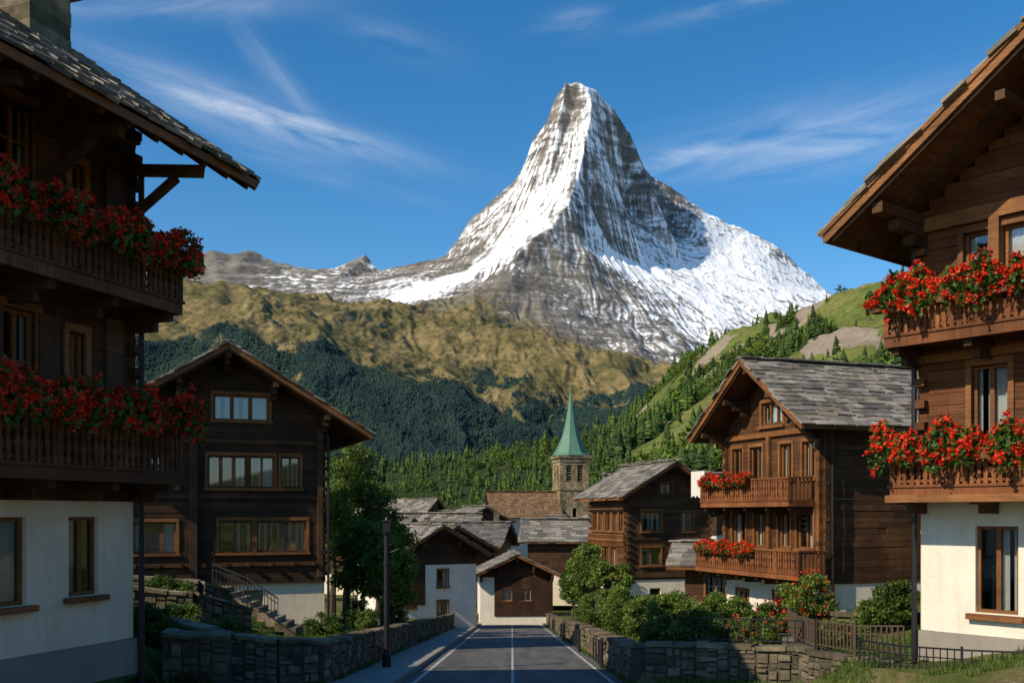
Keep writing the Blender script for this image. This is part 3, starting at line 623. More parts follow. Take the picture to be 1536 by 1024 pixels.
def stone_wall(name,poly,ztop,zbot,th=.4,row=.2,cap=True,mat='stone'):
    e=empty(name); mb=MB(); core=MB(); cp=MB()
    for (p,q),(t0,t1),(b0,b1) in zip(zip(poly,poly[1:]),zip(ztop,ztop[1:]),zip(zbot,zbot[1:])):
        p=Vector((*p,0));q=Vector((*q,0)); d=q-p; ln=d.length; d.normalize(); s=Vector((-d.y,d.x,0))
        zt=lambda u:t0+(t1-t0)*u/ln; zb=lambda u:b0+(b1-b0)*u/ln
        u=0
        while u<ln:
            w=min(1.0,ln-u); P=[]
            for zz in (0,1):
                for (uu,ssd) in ((u,-1),(u+w,-1),(u+w,1),(u,1)):
                    P.append(p+d*uu+s*ssd*(th/2-.03)+Vector((0,0,zb(uu) if zz==0 else zt(uu)-.01)))
            core.hexa(P); u+=w
        u=0
        while u<ln-.03:
            w=min(U(.2,.5),ln-u) if ln-u>.55 else ln-u
            for sd in (-1,1):
                z=zb(u); 
                while z<zt(u)-.03:
                    h=min(row*U(.45,1.35),zt(u)-z); sub=[(0,1)] if w<.34 or random.random()<.45 else [(0,(f:=U(.35,.65))),(f,1)]
                    for (f0,f1) in sub:
                        a=u+w*f0+U(-.015,.015); ue=u+w*f1+U(-.015,.015); dz=(t1-t0)/ln*(ue-a)
                        o0=th/2-.06; o1=th/2+U(-.02,.045); g=.009; i=.03*U(.3,1.1); j1,j2,j3,j4=[U(-.015,.015) for _ in range(4)]
                        pa=lambda uu,o,zz:p+d*uu+s*sd*o+Vector((0,0,zz))
                        mb.hexa([pa(a+g,o0,z+g),pa(ue-g,o0,z+g+dz),pa(ue-g-i,o1,z+g+i+dz+j1),pa(a+g+i,o1,z+g+i+j2),pa(a+g,o0,z+h-g),pa(ue-g,o0,z+h-g+dz),pa(ue-g-i,o1,z+h-g-i+dz+j3),pa(a+g+i,o1,z+h-g-i+j4)])
                    z+=h
            u+=w
        if cap:
            u=0
            while u<ln:
                w=min(U(.3,.7),ln-u); c=p+d*(u+w/2)+Vector((0,0,zt(u+w/2)+.04+U(-.015,.02)))
                dd=Vector((d.x,d.y,(t1-t0)/ln+U(-.03,.03))); cp.obox(c,dd*(w/2-.006),s*(th/2+.04+U(-.03,.03)),Vector((0,0,.045*U(.8,1.2)))); u+=w
    mb.obj('stones',MT[mat],e); core.obj('mortar_core',MT['mortar'],e); cp.obj('coping',MT['stone'],e)
def ys(a,b,n): return [a+(b-a)*i/n for i in range(n+1)]
yy=ys(23,90,16); stone_wall('roadside_stone_wall',[(-4.35,y) for y in yy],[rzf(y)+1.0 for y in yy],[rzf(y)-.2 for y in yy])
yy=ys(24.2,90,16); stone_wall('roadside_stone_wall',[(3.05+.1*math.sin(y/6),y) for y in yy],[rzf(y)+.86 for y in yy],[rzf(y)-.2 for y in yy])
stone_wall('cross_stone_wall',[(-4.3,91.5),(3.2,91.5)],[rzf(91)+.8]*2,[rzf(91)-.2]*2)
stone_wall('terrace_stone_wall',[(-4.35,23),(-5.2,22.8),(-6.3,22.7),(-8.4,23.2)],[-2.9,-2.85,-2.7,-2.3],[-4.4]*4)
stone_wall('terrace_stone_wall',[(-5.9,21.4),(-7.2,21.2)],[-2.6,-2.5],[-4.2]*2,.7,.24)
stone_wall('terrace_stone_wall',[(-10.5,26.5),(-8.4,27.0),(-7.4,28.6)],[-1.9,-2.15,-2.7],[-3.8]*3)
stone_wall('terrace_stone_wall',[(-12,30.5),(-9.4,30.8),(-8.8,31.5)],[-1.9,-2.1,-2.4],[-4.3]*3)
stone_wall('terrace_stone_wall',[(3.15,24.2),(4.6,23.9),(5.6,23.3),(6.6,22.8)],[-3.12,-3.1,-3.08,-3.05],[-4.5]*4)
stone_wall('curved_retaining_wall',[(6.9,25.6),(6.55,23.6),(6.55,22),(6.9,20.6),(7.5,19.6)],[-3.1,-3.05,-3.0,-2.95,-2.85],[-4.6]*5,.4,.18)
stone_wall('terrace_stone_wall',[(8.3,28.6),(8.5,26.6),(9.6,25.6),(11.5,25.4)],[-2.75,-2.65,-2.55,-2.5],[-3.9]*4)
stone_wall('terrace_stone_wall',[(5.5,47),(8.2,45.5),(9.8,43)],[-4.2,-4.0,-3.9],[-6.2]*3)
def fence(name,poly,z0,h,sp=.14,r=.012,mat='iron',top=True,scroll=False):
    e=empty(name); mb=MB()
    for (p,q),(a,b_) in zip(zip(poly,poly[1:]),zip(z0,z0[1:])):
        p=Vector((*p,a));q=Vector((*q,b_)); ln=(q-p).length; n=max(1,int(ln/sp)); up=Vector((0,0,1))
        if top:
            mb.beam(p+up*h,q+up*h,.035,.03); mb.beam(p+up*.12,q+up*.12,.03,.025); mb.beam(p+up*(h-.16),q+up*(h-.16),.02,.02)
        for i in range(n+1):
            c=p+(q-p)*i/n; post=(i%12==0); mb.cyl(c-up*(.15 if post else -.1),c+up*(h+(.06 if post else (0 if top else U(-.03,.05)))),r*(2 if post else 1),r*(2 if post else 1),6)
            if scroll and i<n:
                m=c+(q-p)/(2*n)+up*(h*.5); dd=(q-p).normalized()
                for k in range(8):
                    t0=k*math.pi/4;t1=(k+1)*math.pi/4; mb.cyl(m+dd*math.cos(t0)*sp*.38+up*math.sin(t0)*.1,m+dd*math.cos(t1)*sp*.38+up*math.sin(t1)*.1,.007,.007,4,False)
    mb.obj('bars',MT[mat],e)
fence('picket_fence',[(6.9,25.5),(6.55,23.6),(6.55,22),(6.9,20.6),(7.5,19.6)],[-3.0,-2.97,-2.92,-2.87,-2.77],.62,.13,.022,'bark')
fence('iron_railing',[(6.75,19.9),(7.05,18.6),(7.6,17.3),(8.3,16.6)],[-3.3,-3.25,-3.15,-3.1],.85,.15,.011,'iron',True,True)
fence('iron_railing',[(4.2,24.0),(5.6,23.3),(6.5,22.9)],[-3.05,-3.0,-3.0],.6,.15,.011)
fence('iron_railing',[(-9.2,31.5),(-8.0,31.0),(-6.9,30.2)],[-2.35,-2.75,-3.3],.8,.15,.011)
for y0 in (30,40,52,64): 
    fence('bollard_railing',[(2.62,y0),(2.62,y0+3)],[rzf(y0),rzf(y0+3)],.8,1.0,.03)
mb=MB()
for i in range(9):
    x=-9.2+i*.3; yv=31.6-i*.12; z=-2.3-i*.14; mb.box(x,x+.34,yv-.1,yv+1.1,z-.25,z)
mb.obj('stone_steps',MT['stone'])
# ------------------------------------------------------------------ buildings
cA,sA=math.cos(math.radians(-19.3)),math.sin(math.radians(-19.3)); w,d=7.4,7.0
Cx,Cy=-6.4,17.4
ox=Cx-(w*cA-d*sA); oy=Cy-(w*sA+d*cA)
def ra(u0,u1,z0,z1,nx,nz,*t): return (u0+d,u1+d,z0,z1,nx,nz,*t)
winsA=[ra(-1.5,-.85,-1.3,-.05,2,1),ra(-3.3,-2.35,-1.35,-.05,2,1),ra(-1.55,-1.18,1.9,2.85,2,1),ra(-2.85,-2.2,1.5,3.0,2,2),ra(-4.6,-3.8,1.5,3.0,2,2),ra(-2.95,-2.25,4.9,6.05,2,2),ra(-1.5,-1.2,5.0,5.5,1,1),ra(-6,-5,-1.35,-.05,2,1),ra(-5,-4.2,4.7,6.0,2,2)]
A_=chalet('wooden_chalet_with_balconies',(ox,oy),math.radians(-19.3),w,d,-2.2,0,.2,5.76,.70,1.7,1.0,right=winsA,wall='wood_dark',trim='trim_dark',finish=False,plinth=-2.1,ph=.19,raf=.6,ex=.26,sw=.42,sth=.05)
A_['mats']['frame']=MT['trim']; R=A_['R']
for (a,b2,c,d2) in ((-1.5,-.85,-1.3,-.05),(-3.3,-2.35,-1.35,-.05)):
    R.box(A_['frame'],d+a-.12,d+b2+.12,-.02,.10,c-.10,c-.01)
for (a,b2) in ((-2.85,-2.2),(-4.6,-3.8)):
    for s in (a-.42,b2+.02): R.box(A_['dark'],d+s,d+s+.4,.02,.065,1.5,3.0)
for s in (-3.38,-2.23): R.box(A_['dark'],d+s,d+s+.4,.02,.065,4.9,6.05)
R.box(A_['dark'],d-.75,d-.35,.015,.06,1.0,3.2); R.box(A_['dark'],d-.75,d-.35,.015,.06,3.6,5.6)
balcony(A_,R,.2,d+.05,.92,3.36,.80,.135); balcony(A_,R,.2,d+.05,.92,.52,.95,.135)
A_['iron'].cyl(R.p(d+.03,.10,-2.9),R.p(d+.03,.10,5.9),.05,.05,8)
for i in range(4):
    u=d-.15-i*1.9; A_['beam'].beam(R.p(u,0,5.78),R.p(u,1.45,5.6),.14,.18); A_['beam'].beam(R.p(u,0,4.95),R.p(u,.95,5.55),.12,.12)
for k in range(7): A_['stone'].box(w-1.9-.02*(k%2),w-1.1,d-1.2,d-.3+.02*(k%2),7.1+k*.24,7.1+k*.24+.235)
A_['slab'].box(w-2.05,w-.95,d-1.35,d-.15,8.80,8.86); 
for sx_ in (w-1.95,w-1.2):
    for sy_ in (d-1.25,d-.4): A_['stone'].box(sx_,sx_+.12,sy_,sy_+.12,8.865,9.1)
A_['slab'].box(w-2.1,w-.9,d-1.4,d-.1,9.105,9.17)
done(A_)
flowers(A_,R,.2,d+.25,1.0,4.18,dens=1.2,h=.46); flowers(A_,R,.2,d+.15,1.0,1.50,dens=1.2,h=.46)
rB=math.radians(20); Wb=7.3
oB=(-14.0,36.6)
fB=[(3.2,5.2,3.45,4.4,3,1),(.9,1.9,.95,2.1,2,1),(3.0,4.4,.95,2.15,3,1),(4.5,5.4,.95,2.15,2,1),(5.65,6.35,.95,2.15,2,1),(.4,1.9,-1.45,-.3,3,1),(3.4,4.6,-1.45,-.25,2,1),(4.75,6.6,-1.45,-.25,4,1),(4.3,5.0,-3.6,-2.85,1,1)]
B_=chalet('dark_timber_chalet',oB,rB,Wb,6.5,-5.2,0,-2.45,2.95,.60,1.55,1.3,front=fB,wall='wood_dark',trim='trim',finish=False,ph=.21,sth=.05)
F=B_['F']
for u in (.05,2.45,7.1): F.box(B_['dark'],u-.1,u+.1,.02,.16,-2.4,3.2)
for z in (2.6,.55,-1.95): F.box(B_['dark'],0,Wb,.02,.09,z,z+.14)
F.box(B_['wall'],0,Wb,.015,.11,-2.6,-2.38)
for i in range(9): F.box(B_['dark'],.4+i*.8,.52+i*.8,.02,.3,-1.95,-1.82)
B_['iron'].cyl(F.p(Wb+.1,.15,-4.8),F.p(Wb+.1,.15,3),.05,.05,8); B_['iron'].cyl(F.p(2.6,.2,-4.8),F.p(2.6,.2,3.4),.04,.04,8)
done(B_)
Cc=chalet('white_gabled_house',(-7.76,71),math.radians(30),6,8,-8.2,0,-3.6,-3.0,.58,.7,.8,front=[(2.9,3.7,-5.2,-4.0,2,1,1),(2.9,3.7,-7.2,-6.2,2,1,1),(.5,1.2,-6.6,-5.6,2,1,1)],plast='plaster_white',ex=.4,sw=.6,finish=False,wall='wood_dark')
Cc['F'].box(Cc['wall'],0,1.9,-.02,.06,-6.4,-3.6); done(Cc)
Dd=chalet('small_timber_house',(-2.7,87),math.radians(4),6.2,7,-9.8,0,-5.4,-5.35,.47,.8,.9,front=[(1.9,2.7,-7.4,-6.4,2,1,1),(3.5,4.3,-7.4,-6.4,2,1,1)],ex=.45,sw=.7,finish=False,plast='plaster_white',logs=False)
DF=Dd['F']
for (a,b2,c,d2) in ((1.2,1.9,-8.7,-5.4),(2.7,3.5,-8.7,-5.4),(4.3,6.2,-8.7,-5.4),(1.9,2.7,-8.7,-7.5),(3.5,4.3,-8.7,-7.5),(1.9,2.7,-6.3,-5.4),(3.5,4.3,-6.3,-5.4)): DF.box(Dd['wall'],a+.002,b2-.002,-.02,.05,c,d2)
done(Dd)
fE=[(.95,2.2,-1.05,.15,2,1),(3.6,4.3,-1.05,.1,2,1),(.95,2.2,-3.05,-2.0,2,1),(1.5,2.2,-5.1,-4.4,1,1),(2.2,2.9,1.2,1.8,1,1)]
lE=[(.3,1.1,-1.05,.1,2,1),(1.3,2.1,-1.05,.1,2,1),(2.4,3.2,-1.05,.1,2,1),(3.5,4.3,-1.05,.1,2,1),(4.5,5.2,-1.05,.1,2,1),(.5,1.5,-3.3,-2.0,2,1),(1.9,2.9,-3.3,-2.0,2,1),(3.2,4.2,-3.3,-2.0,2,1),(1.0,1.7,-5.2,-4.4,1,1)]
E_=chalet('timber_chalet',(6.72,60),math.radians(17.5),5.4,5.6,-7.2,0,-3.9,.9,.60,.8,1.0,front=fE,left=lE,wall='wood_mid',ex=.36,sw=.55,finish=False)
for z in (.35,-1.55,-3.75): E_['F'].box(E_['dark'],0,5.4,.02,.08,z,z+.12); E_['L'].box(E_['frame'],0,5.6,.02,.25,z-.1,z+.05)
i=0
while i<5.6: 
    for z in (-1.9,-3.7): E_['L'].box(E_['frame'],i,i+.05,.16,.20,z,z+.6)
    i+=.16
for z in (-1.28,-3.08): E_['L'].box(E_['frame'],0,5.6,.15,.23,z,z+.06)
done(E_)
fF=[(2.45,3.75,3.15,4.0,3,1),(.5,1.2,1.2,2.45,2,1),(1.7,2.5,1.2,2.45,2,1),(3.6,4.3,1.2,2.45,2,1),(4.9,5.6,1.2,2.45,2,1),(.5,1.4,-1.2,.1,2,1),(2.0,2.9,-1.2,.1,2,1),(3.5,4.2,-1.2,.1,2,1),(4.6,5.5,-1.2,.1,2,1),(.8,1.5,-4.1,-2.9,2,1,1),(3.2,4.0,-4.3,-2.8,2,1,1),(5.0,5.5,-3.9,-3.0,1,1,1)]
Ff=chalet('timber_chalet_with_balconies',(8.26,39.6),math.radians(-70.1),6,10,-4.9,0,-2.35,2.86,.71,.6,1.2,front=fF,wall='wood_mid',finish=False,ex=.3,sw=.5,rail='rail_red',sth=.045,plast='plaster_white')
F=Ff['F']; balcony(Ff,F,-.1,5.6,1.05,.28,.95,.15); balcony(Ff,F,-.3,6.3,1.15,-2.15,.95,.15)
for u in (0.1,3,5.9): F.box(Ff['frame'],u-.09,u+.09,.02,.14,-2.3,2.8)
F.box(Ff['frame'],0,6,.02,.12,2.75,2.92)
R=Ff['R']
for u in (.1,5,9.9): R.box(Ff['dark'],u-.1,u+.1,.02,.15,-2.3,2.9)
Ff['iron'].cyl(R.p(.25,.2,-4.5),R.p(.25,.2,2.9),.05,.05,8)
for k in range(10):
    Ff['curtain'].quad(F.p(-.9+k*.1,1.0+.04*math.sin(k*1.7),.6+.05*(k%3)),F.p(-.8+k*.1,1.0+.04*math.sin((k+1)*1.7),.6+.05*((k+1)%3)),F.p(-.8+k*.1,1.0,1.65),F.p(-.9+k*.1,1.0,1.65))
Ff['iron'].beam(F.p(-1.0,1.0,1.66),F.p(.2,1.0,1.66),.02,.02)
done(Ff)
flowers(Ff,F,.2,3.4,1.1,1.15,h=.3); flowers(Ff,F,.0,3.8,1.2,-1.3,h=.3)
fG=[(1.05,1.8,-1.75,-.22,2,1),(1.0,1.65,1.0,2.62,2,1),(.85,1.35,3.9,5.0,1,1),(1.55,2.4,3.9,5.0,2,1),(2.7,3.3,3.9,5.0,2,1),(3.4,4.2,-1.7,-.25,2,1),(3.2,4.0,1.0,2.6,2,1),(6,7,-1.7,-.25,2,1),(6,7,1.2,2.6,2,1)]
G_=chalet('wooden_chalet_with_balconies',(7.55,19.0),math.radians(-50.6),10,10,-2.2,0,.24,5.05,.693,.9,1.65,front=fG,wall='wood_red',trim='trim',finish=False,plinth=-2.15,ph=.19,plast='plaster_white',rail='rail_red',raf=.9,sth=.05)
F=G_['F']; balcony(G_,F,-.05,9.5,.92,.32,.72,.12); balcony(G_,F,-.15,9.5,.95,3.02,.68,.12)
F.box(G_['frame'],-.1,9.5,.9,1.0,.20,.33); F.box(G_['frame'],0,10,.02,.14,5.15,5.4); F.box(G_['frame'],0,10,.02,.12,2.75,2.9)
for u in (1.45,2.55,3.5): F.box(G_['frame'],u-.09,u+.09,.02,.14,3.8,5.15)
F.box(G_['frame'],.93,1.92,-.05,.10,-1.87,-1.77)
G_['iron'].cyl(F.p(-.05,.08,-2.8),F.p(-.05,.08,5.2),.05,.05,8)
for u in (2.2,4.4): G_['beam'].box(u-.08,u+.08,-1.5,0,5.95+u*.3,6.1+u*.3)
done(G_)
flowers(G_,F,-.25,9.5,1.02,1.08,h=.5,dens=1.3); flowers(G_,F,-.35,9.5,1.05,3.78,h=.52,dens=1.3)
def hut(x,y,r,w,d,zb,ze,**k):
    chalet('village_house',(x,y),math.radians(r),w,d,zb,0,k.pop('zw',(zb+ze)/2),ze,k.pop('sl',.5),.7,.8,ex=.5,sw=.8,ph=.3,raf=1.2,logs=False,purl=False,sth=.07,**k)
hut(-9,98,35,8,9,-10,-3.6,front=[(2,3,-5.5,-4.4,2,1),(5,6,-5.5,-4.4,2,1)])
hut(-1.8,104,78,8,8,-10,-3.4,slab='slate_dark',left=[(2,3,-5.5,-4.4,2,1)])
hut(3.6,112,12,5,8,-10,-2.6,plast='plaster_white',zw=-3.6,slab='slate_dark',sl=.7,front=[(1,1.7,-5.5,-4.3,2,1,1),(3,3.7,-5.5,-4.3,2,1,1)])
hut(9.5,100,85,7,8,-9,-2.8)
hut(-14,118,70,9,9,-11,-3.2,slab='slate_dark'); hut(-5,128,85,7,12,-11,-2.2); hut(9,132,15,8,9,-10,-2.5); hut(14,70,70,7,8,-6,.6,plast='plaster_white',zw=-1.5)
hut(12.4,74,20,5,5,-6,1.0,plast='plaster_white',zw=1.2,sl=.45)
hut(12.0,49.5,75,4,3.6,-6,-2.6,sl=.4,wall='wood_mid',left=[(1,2,-4,-3,2,1)]) 
hut(-30,125,60,9,9,-11,-3); hut(-22,140,10,9,9,-11,-2.5); hut(0,150,85,8,10,-10,-2)
hut(-7,140,20,7,9,-10,-1.2,plast='plaster_white',zw=-2.5,front=[(1.5,2.3,-4.4,-3.2,2,1,1),(4.5,5.3,-4.4,-3.2,2,1,1)]); hut(-14,156,65,8,9,-10,-.6,sl=.6); hut(-24,165,30,8,9,-10,-.4,plast='plaster_white',zw=-2); hut(2,172,10,8,9,-9,.4,slab='slate_dark'); hut(16,168,70,8,9,-8,1.0); hut(-11,106,10,6,7,-10,-4.2,wall='wood_mid',front=[(1,1.8,-6.2,-5.2,2,1),(3.5,4.3,-6.2,-5.2,2,1)])
for (x,y,z) in ((-5.5,101,-1.2),(1.5,107,-1.0),(6,115,-.6),(12,104,-.4),(-2,131,-.2),(-10,121,-.8),(-4,144,1.2),(-12,160,2.2),(-20,168,2.4)):
    mb=MB(); mb.box(x-.35,x+.35,y-.35,y+.35,z-2,z+.3); mb.box(x-.45,x+.45,y-.45,y+.45,z+.303,z+.4); mb.obj('stone_chimney',MT['stone'])
# church
e=empty('church_with_spire',(8.6,150,0),math.radians(12)); w=2.15
st=MB(); sp=MB(); dk=MB(); tr=MB(); rf={k:MB() for k in KEYS}
zb_,zt_=-10,8.4
fc=[Face((-w,-w),(1,0),(0,-1)),Face((w,-w),(0,1),(1,0)),Face((w,w),(-1,0),(0,1)),Face((-w,w),(0,-1),(-1,0))]
for f in fc:
    hs=[(.9,1.75,4.6,7.0),(2.55,3.4,4.6,7.0),(1.85,2.45,-.5,.8)]
    cell_wall(f,st,0,2*w,zb_,zt_,hs,0,.4)
    for h in hs[:2]:
        for k in range(6): f.box(tr,h[0],h[1],-.3,-.18,h[2]+.1+k*.38,h[2]+.25+k*.38)
    for z in (3.4,-3.5,7.5): f.box(tr,-.12,2*w+.12,.001,.14,z,z+.3)
    f.box(tr,-.3,2*w+.3,.0,.32,zt_-.35,zt_+.05)
    z=zb_
    while z<zt_-.5:
        for u in (0,2*w-.5-.25*(int(z*2)%2)): f.box(tr,u,u+.5+.25*(int(z*2)%2),.002,.05,z,z+.42)
        z+=.46
    f.box(dk,.9,3.4,-.8,-.5,4.4,7.2)  # near-black box behind the louvres, painted as shade inside
prof=[(2.62,8.45),(2.25,8.9),(1.75,9.9),(1.25,11.2),(.85,12.8),(.42,15.2),(.05,18.0)]
for (a,z0),(b2,z1) in zip(prof,prof[1:]):
    P_=[]
    for r_,z in ((a,z0),(b2,z1)):
        for i in range(8):
            t=math.pi/8+i*math.pi/4; q=r_/math.cos(math.pi/8); bl=min(1,max(0,(r_-1.3)/1.2))
            x,y=math.cos(t)*q,math.sin(t)*q; sm_=max(abs(x),abs(y)); k=(1-bl)+bl*(r_/sm_)*1.0
            P_.append((x*k,y*k,z))
    k=len(sp.v); sp.v+=P_
    for i in range(8): sp.f.append((k+i,k+(i+1)%8,k+8+(i+1)%8,k+8+i))
sp.cyl((0,0,17.9),(0,0,19.2),.05,.03,6); sp.box(-.35,.35,-.03,.03,18.7,18.78)
st.obj('tower_walls',MT['stone_warm'],e); sp.obj('spire',MT['copper'],e); dk.obj('belfry_shade_box',MT['room_shade'],e); tr.obj('quoins_and_cornices',MT['stone_warm'],e)
st=MB(); st.box(-12,-w-.01,-3.2,3.2,-10,-.2); st.obj('nave_walls',MT['plaster_white'],e)
roof_panel(rf,(-12.5,-3.9,-.6),(-w-.02,-3.9,-.6),(-12.5,0,3.0),(-w-.02,0,3.0),.5,.5,raf=0); roof_panel(rf,(-12.5,3.9,-.6),(-w-.02,3.9,-.6),(-12.5,0,3.0),(-w-.02,0,3.0),.5,.5,raf=0)
rf['slab'].obj('nave_roof',MT['nave'],e); rf['deck'].obj('nave_roof_boards',MT['deck'],e)
# lamp post
e=empty('street_lamp_post',(-3.55,29,rzf(29)+.1)); mb=MB()
mb.cyl((0,0,-.1),(0,0,.35),.14,.12,12); mb.cyl((0,0,.35),(0,0,.42),.12,.085,12); mb.cyl((0,0,.42),(0,0,3.75),.08,.07,12); mb.cyl((0,0,2.9),(0,0,2.98),.095,.095,12)
mb.cyl((0,0,3.75),(0,0,3.82),.10,.12,12); mb.box(-.10,.10,-.10,.10,3.82,4.12); mb.box(-.13,.13,-.13,.13,4.123,4.17); mb.cyl((0,0,4.17),(0,0,4.25),.06,.02,8); mb.cyl((0,0,3.2),(.35,0,3.35),.02,.02,6)
mb.obj('pole',MT['iron'],e)
# ------------------------------------------------------------------ vegetation
def G(x,y): return float(ground(np.float64(x),np.float64(y)))
for (x,y,h,r,m,nn) in [(-7.9,49,9.0,(1.9,1.9,3.3),'leaf_l',19000),(-6.2,49.5,7.0,(1.7,1.6,2.8),'leaf_l',15000),(-9.5,54,9,(2.2,2,3),'leaf',12000),(-4.95,42,3.9,(1.35,1.2,1.6),'leaf_l',14000),(-6.4,44,5.2,(1.4,1.3,2.2),'leaf_l',13000),(-7.9,60,7,(2.0,2,2.6),'leaf_l',9000),
  (4.2,58,5.0,(1.15,1.1,2.0),'leaf_l',12000),(5.0,52,3.6,(1.3,1.0,1.4),'leaf_l',9000),(3.9,66,3.4,(1.0,1,1.2),'leaf',6000),(-5.5,78,3,(1.2,1,1.2),'leaf',5000),(1.2,94.5,2.4,(1.4,.9,.9),'leaf_l',4000),(-2.4,95,1.8,(1.4,.9,.7),'leaf_l',4000),(5.2,84,4,(1.5,1.4,1.6),'leaf',5000),(6.5,95,5,(1.8,1.4,2),'leaf_d',5000),
  (-12,85,6,(2.4,2,2.5),'leaf',6000),(-14,100,8,(3,2.5,3.2),'leaf',6000),(-22,110,9,(3.5,3,3.6),'leaf_d',6000),(-8,118,8,(2.8,2.5,3),'leaf_l',6000),(15,120,9,(3,3,3.5),'leaf',6000)]:
    tree('leafy_tree',(x,y,G(x,y)),h,r,nn,56,.075 if y<70 else .12,m)
for (x,y,r,m,nn,fl) in [(-9.9,29.5,(.95,.8,.62),'leaf',7000,0),(-8.8,29.4,(.6,.6,.45),'leaf_l',4000,0),(-6.9,23.8,(.85,.6,.45),'leaf',6000,0),(-7.9,22.4,(.7,.6,.55),'leaf',5000,0),(-5.9,40,(.9,.8,.7),'leaf_d',5000,0),(-6.5,20.4,(.6,.5,.35),'leaf_d',5000,0),(-7.0,19.4,(.5,.5,.35),'leaf_d',4000,0),
  (7.9,27.2,(.80,.7,1.05),'leaf_l',10000,320),(7.2,28.2,(.7,.6,.75),'leaf',6000,160),(9.35,25.0,(.66,.6,.72),'leaf',8000,0),(8.8,25.3,(.4,.4,.5),'leaf_l',3000,0),(7.6,24.2,(.5,.5,.4),'leaf_l',4000,60),
  (5.4,27.0,(1.05,.8,.85),'leaf_l',14000,0),(4.4,28.6,(.95,.8,.82),'leaf_l',11000,0),(6.4,29.2,(.9,.7,.75),'leaf_l',8000,0),(4.2,32.0,(.95,.8,.85),'leaf_l',10000,0),(3.8,36,(.75,.7,.8),'leaf_l',7000,0),(4.3,40.5,(1.1,.9,1.0),'leaf_l',11000,0),(5.6,44,(1.0,.9,.9),'leaf',7000,60),(6.8,36,(.8,.7,.5),'leaf_l',5000,80),(7.6,33,(.6,.6,.4),'leaf_l',4000,50),(9.3,31,(.8,.8,.6),'leaf_d',5000,0),(3.7,47,(.8,.9,.9),'leaf_l',7000,0),
  (4.6,25.4,(.8,.5,.6),'leaf_l',7000,0),(5.9,24.9,(.7,.5,.6),'leaf_l',6000,40),(3.6,25.8,(.4,.5,.45),'leaf',4000,0),(-6.2,34,(.9,.8,.5),'leaf',5000,0),(-4.95,35,(.4,.9,.5),'leaf_l',4000,0),(-8.2,25.2,(.7,.6,.5),'leaf',4000,0),(5.5,37.5,(1.0,.9,.6),'leaf',6000,0),(-5.3,46,(.6,1.4,.7),'leaf_l',6000,0),(3.7,54,(.5,1.2,.8),'leaf_l',5000,0)]:
    bush('garden_bush',(x,y,G(x,y)-.05),r,nn,36,.042,m,fl)
def grass(name,x0,x1,y0,y1,n,h=.13):
    x=rng.uniform(x0,x1,n);y=rng.uniform(y0,y1,n); k=fbm(x/1.2,y/1.2,3,80)>-.25; x=x[k];y=y[k]; n=len(x); z=ground(x,y)+.0
    a=rng.uniform(0,6.28,n); hh=h*rng.uniform(.5,1.6,n); w_=.012
    dx=np.cos(a)*w_;dy=np.sin(a)*w_; lx=rng.normal(size=n)*.05;ly=rng.normal(size=n)*.05
    V=np.stack([np.stack([x-dx,y-dy,z],1),np.stack([x+dx,y+dy,z],1),np.stack([x+lx,y+ly,z+hh],1)],1).reshape(-1,3)
    np_mesh(name,V,np.arange(len(V)).reshape(-1,3),MT['leaf'])
grass('grass',-9,-4.6,23.3,38,50000); grass('grass',3.3,11,16,44,70000,.11)
n=9000; y=rng.uniform(24,88,n); sd=rng.uniform(0,1,n)<.5; x=np.where(sd,2.78-rng.exponential(.05,n),-4.12+rng.exponential(.04,n)); kk=fbm(y/2,x*0,3,99)>.1; x=x[kk];y=y[kk]
qobj('wall_foot_weeds',rand_quads(np.stack([x,y,rz_(y)+np.where(x<0,.14,.03)+rng.uniform(0,.1,len(x))],1),.05,.3),MT['leaf'])
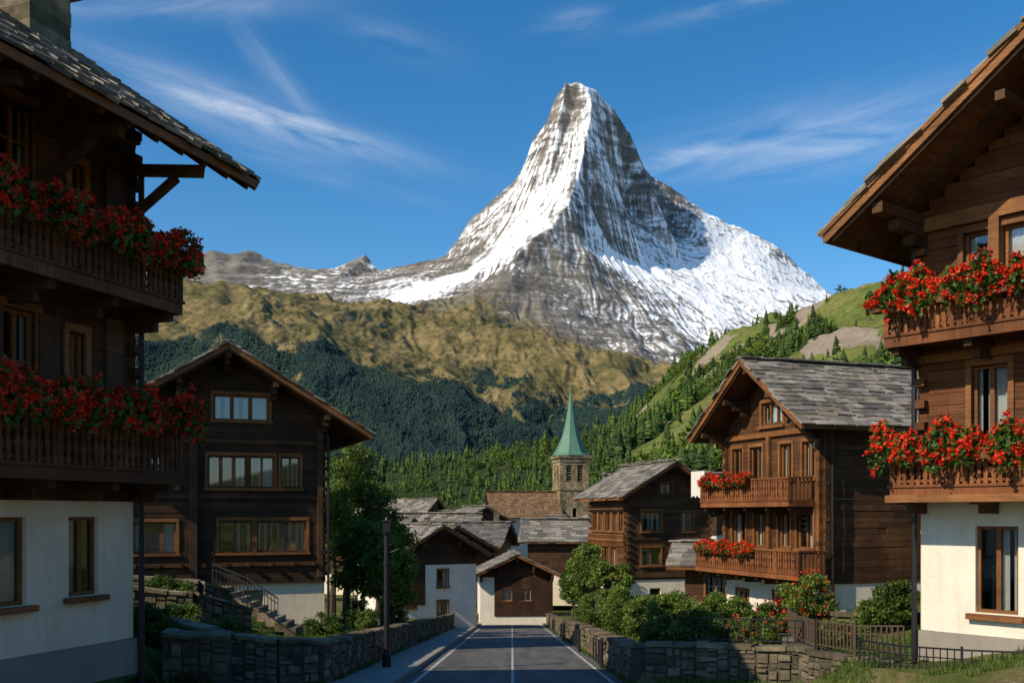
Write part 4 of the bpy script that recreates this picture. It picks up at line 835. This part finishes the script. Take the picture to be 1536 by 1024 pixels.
# ------------------------------------------------------------------ sky, sun, camera
az=(-.83,-.558); el=math.radians(37)
W=bpy.data.worlds.new('World'); scene.world=W; W.use_nodes=True; nt=W.node_tree; bg=nt.nodes['Background']
sky=nd(nt,'ShaderNodeTexSky',sky_type='NISHITA'); sky.sun_disc=False; sky.sun_elevation=el; sky.sun_rotation=math.atan2(az[0],az[1]); sky.altitude=900; sky.air_density=1.0; sky.dust_density=.6; sky.ozone_density=1.9
tc=nd(nt,'ShaderNodeTexCoord'); V=tc.outputs['Generated']
def dirv(h,v):
    d=Vector(((h-768)/1536,1,(770-v)/1536)); return d.normalized()
total=None
for grp_ang,blobs in ((-12,[(440,190,.085,.012,.75),(340,168,.07,.016,.35),(230,110,.08,.016,.12),(470,258,.08,.007,.2),(600,60,.045,.012,.15)]),(-48,[(420,125,.045,.011,.25)]),(8,[(1180,205,.13,.022,.35),(1290,218,.08,.015,.4),(1040,226,.045,.008,.45),(860,34,.025,.009,.3),(1085,12,.06,.006,.35),(250,8,.10,.010,.35)])):
    r0=nd(nt,'ShaderNodeVectorRotate',rotation_type='Y_AXIS'); L(nt,V,r0.inputs[0]); r0.inputs['Angle'].default_value=math.radians(grp_ang)
    ns=nd(nt,'ShaderNodeVectorMath',operation='MULTIPLY'); L(nt,r0.outputs[0],ns.inputs[0]); ns.inputs[1].default_value=(5,5,30)
    nn=ramp(nt,noise(nt,ns.outputs[0],1.4,6,.6,.7),[(.34,(0,0,0)),(.80,(1,1,1))]); sm=None
    R3=Matrix.Rotation(math.radians(grp_ang),3,'Y')
    for (h,v,rx,rr,st_) in blobs:
        c=R3@dirv(h,v); sb=nd(nt,'ShaderNodeVectorMath',operation='SUBTRACT'); L(nt,r0.outputs[0],sb.inputs[0]); sb.inputs[1].default_value=c
        mp=nd(nt,'ShaderNodeVectorMath',operation='MULTIPLY'); L(nt,sb.outputs[0],mp.inputs[0]); mp.inputs[1].default_value=(1/rx,1.2,1/rr)
        dt=nd(nt,'ShaderNodeVectorMath',operation='DOT_PRODUCT'); L(nt,mp.outputs[0],dt.inputs[0]); L(nt,mp.outputs[0],dt.inputs[1])
        g=math_(nt,'MULTIPLY',math_(nt,'POWER',2.718,math_(nt,'MULTIPLY',dt.outputs['Value'],-.9)),st_)
        sm=g if sm is None else math_(nt,'ADD',sm,g)
    w_=math_(nt,'MULTIPLY',nn,sm); total=w_ if total is None else math_(nt,'ADD',total,w_)
hs=nd(nt,'ShaderNodeHueSaturation'); hs.inputs['Saturation'].default_value=1.38; hs.inputs['Hue'].default_value=.497; hs.inputs['Value'].default_value=1.0; L(nt,sky.outputs[0],hs.inputs['Color'])
cf=math_(nt,'MINIMUM',total,.7); col=mix(nt,cf,hs.outputs[0],(6.0,6.3,6.8))
L(nt,col,bg.inputs[0]); bg.inputs[1].default_value=.15
s=Vector((az[0]*math.cos(el),az[1]*math.cos(el),math.sin(el)))
sl=bpy.data.lights.new('sun','SUN'); sl.energy=5.0; sl.angle=math.radians(.5); sl.color=(1,.87,.66); so=bpy.data.objects.new('sun',sl); so.rotation_euler=s.to_track_quat('Z','Y').to_euler(); link(so)
cam=bpy.data.cameras.new('camera'); cam.lens=36; cam.sensor_width=36; cam.shift_y=(770-512)/1536; cam.clip_end=40000; cam.clip_start=.1
co=bpy.data.objects.new('camera',cam); co.rotation_euler=(math.pi/2,0,0); link(co); scene.camera=co
scene.view_settings.view_transform='Standard'; scene.view_settings.look='None'; scene.view_settings.exposure=0
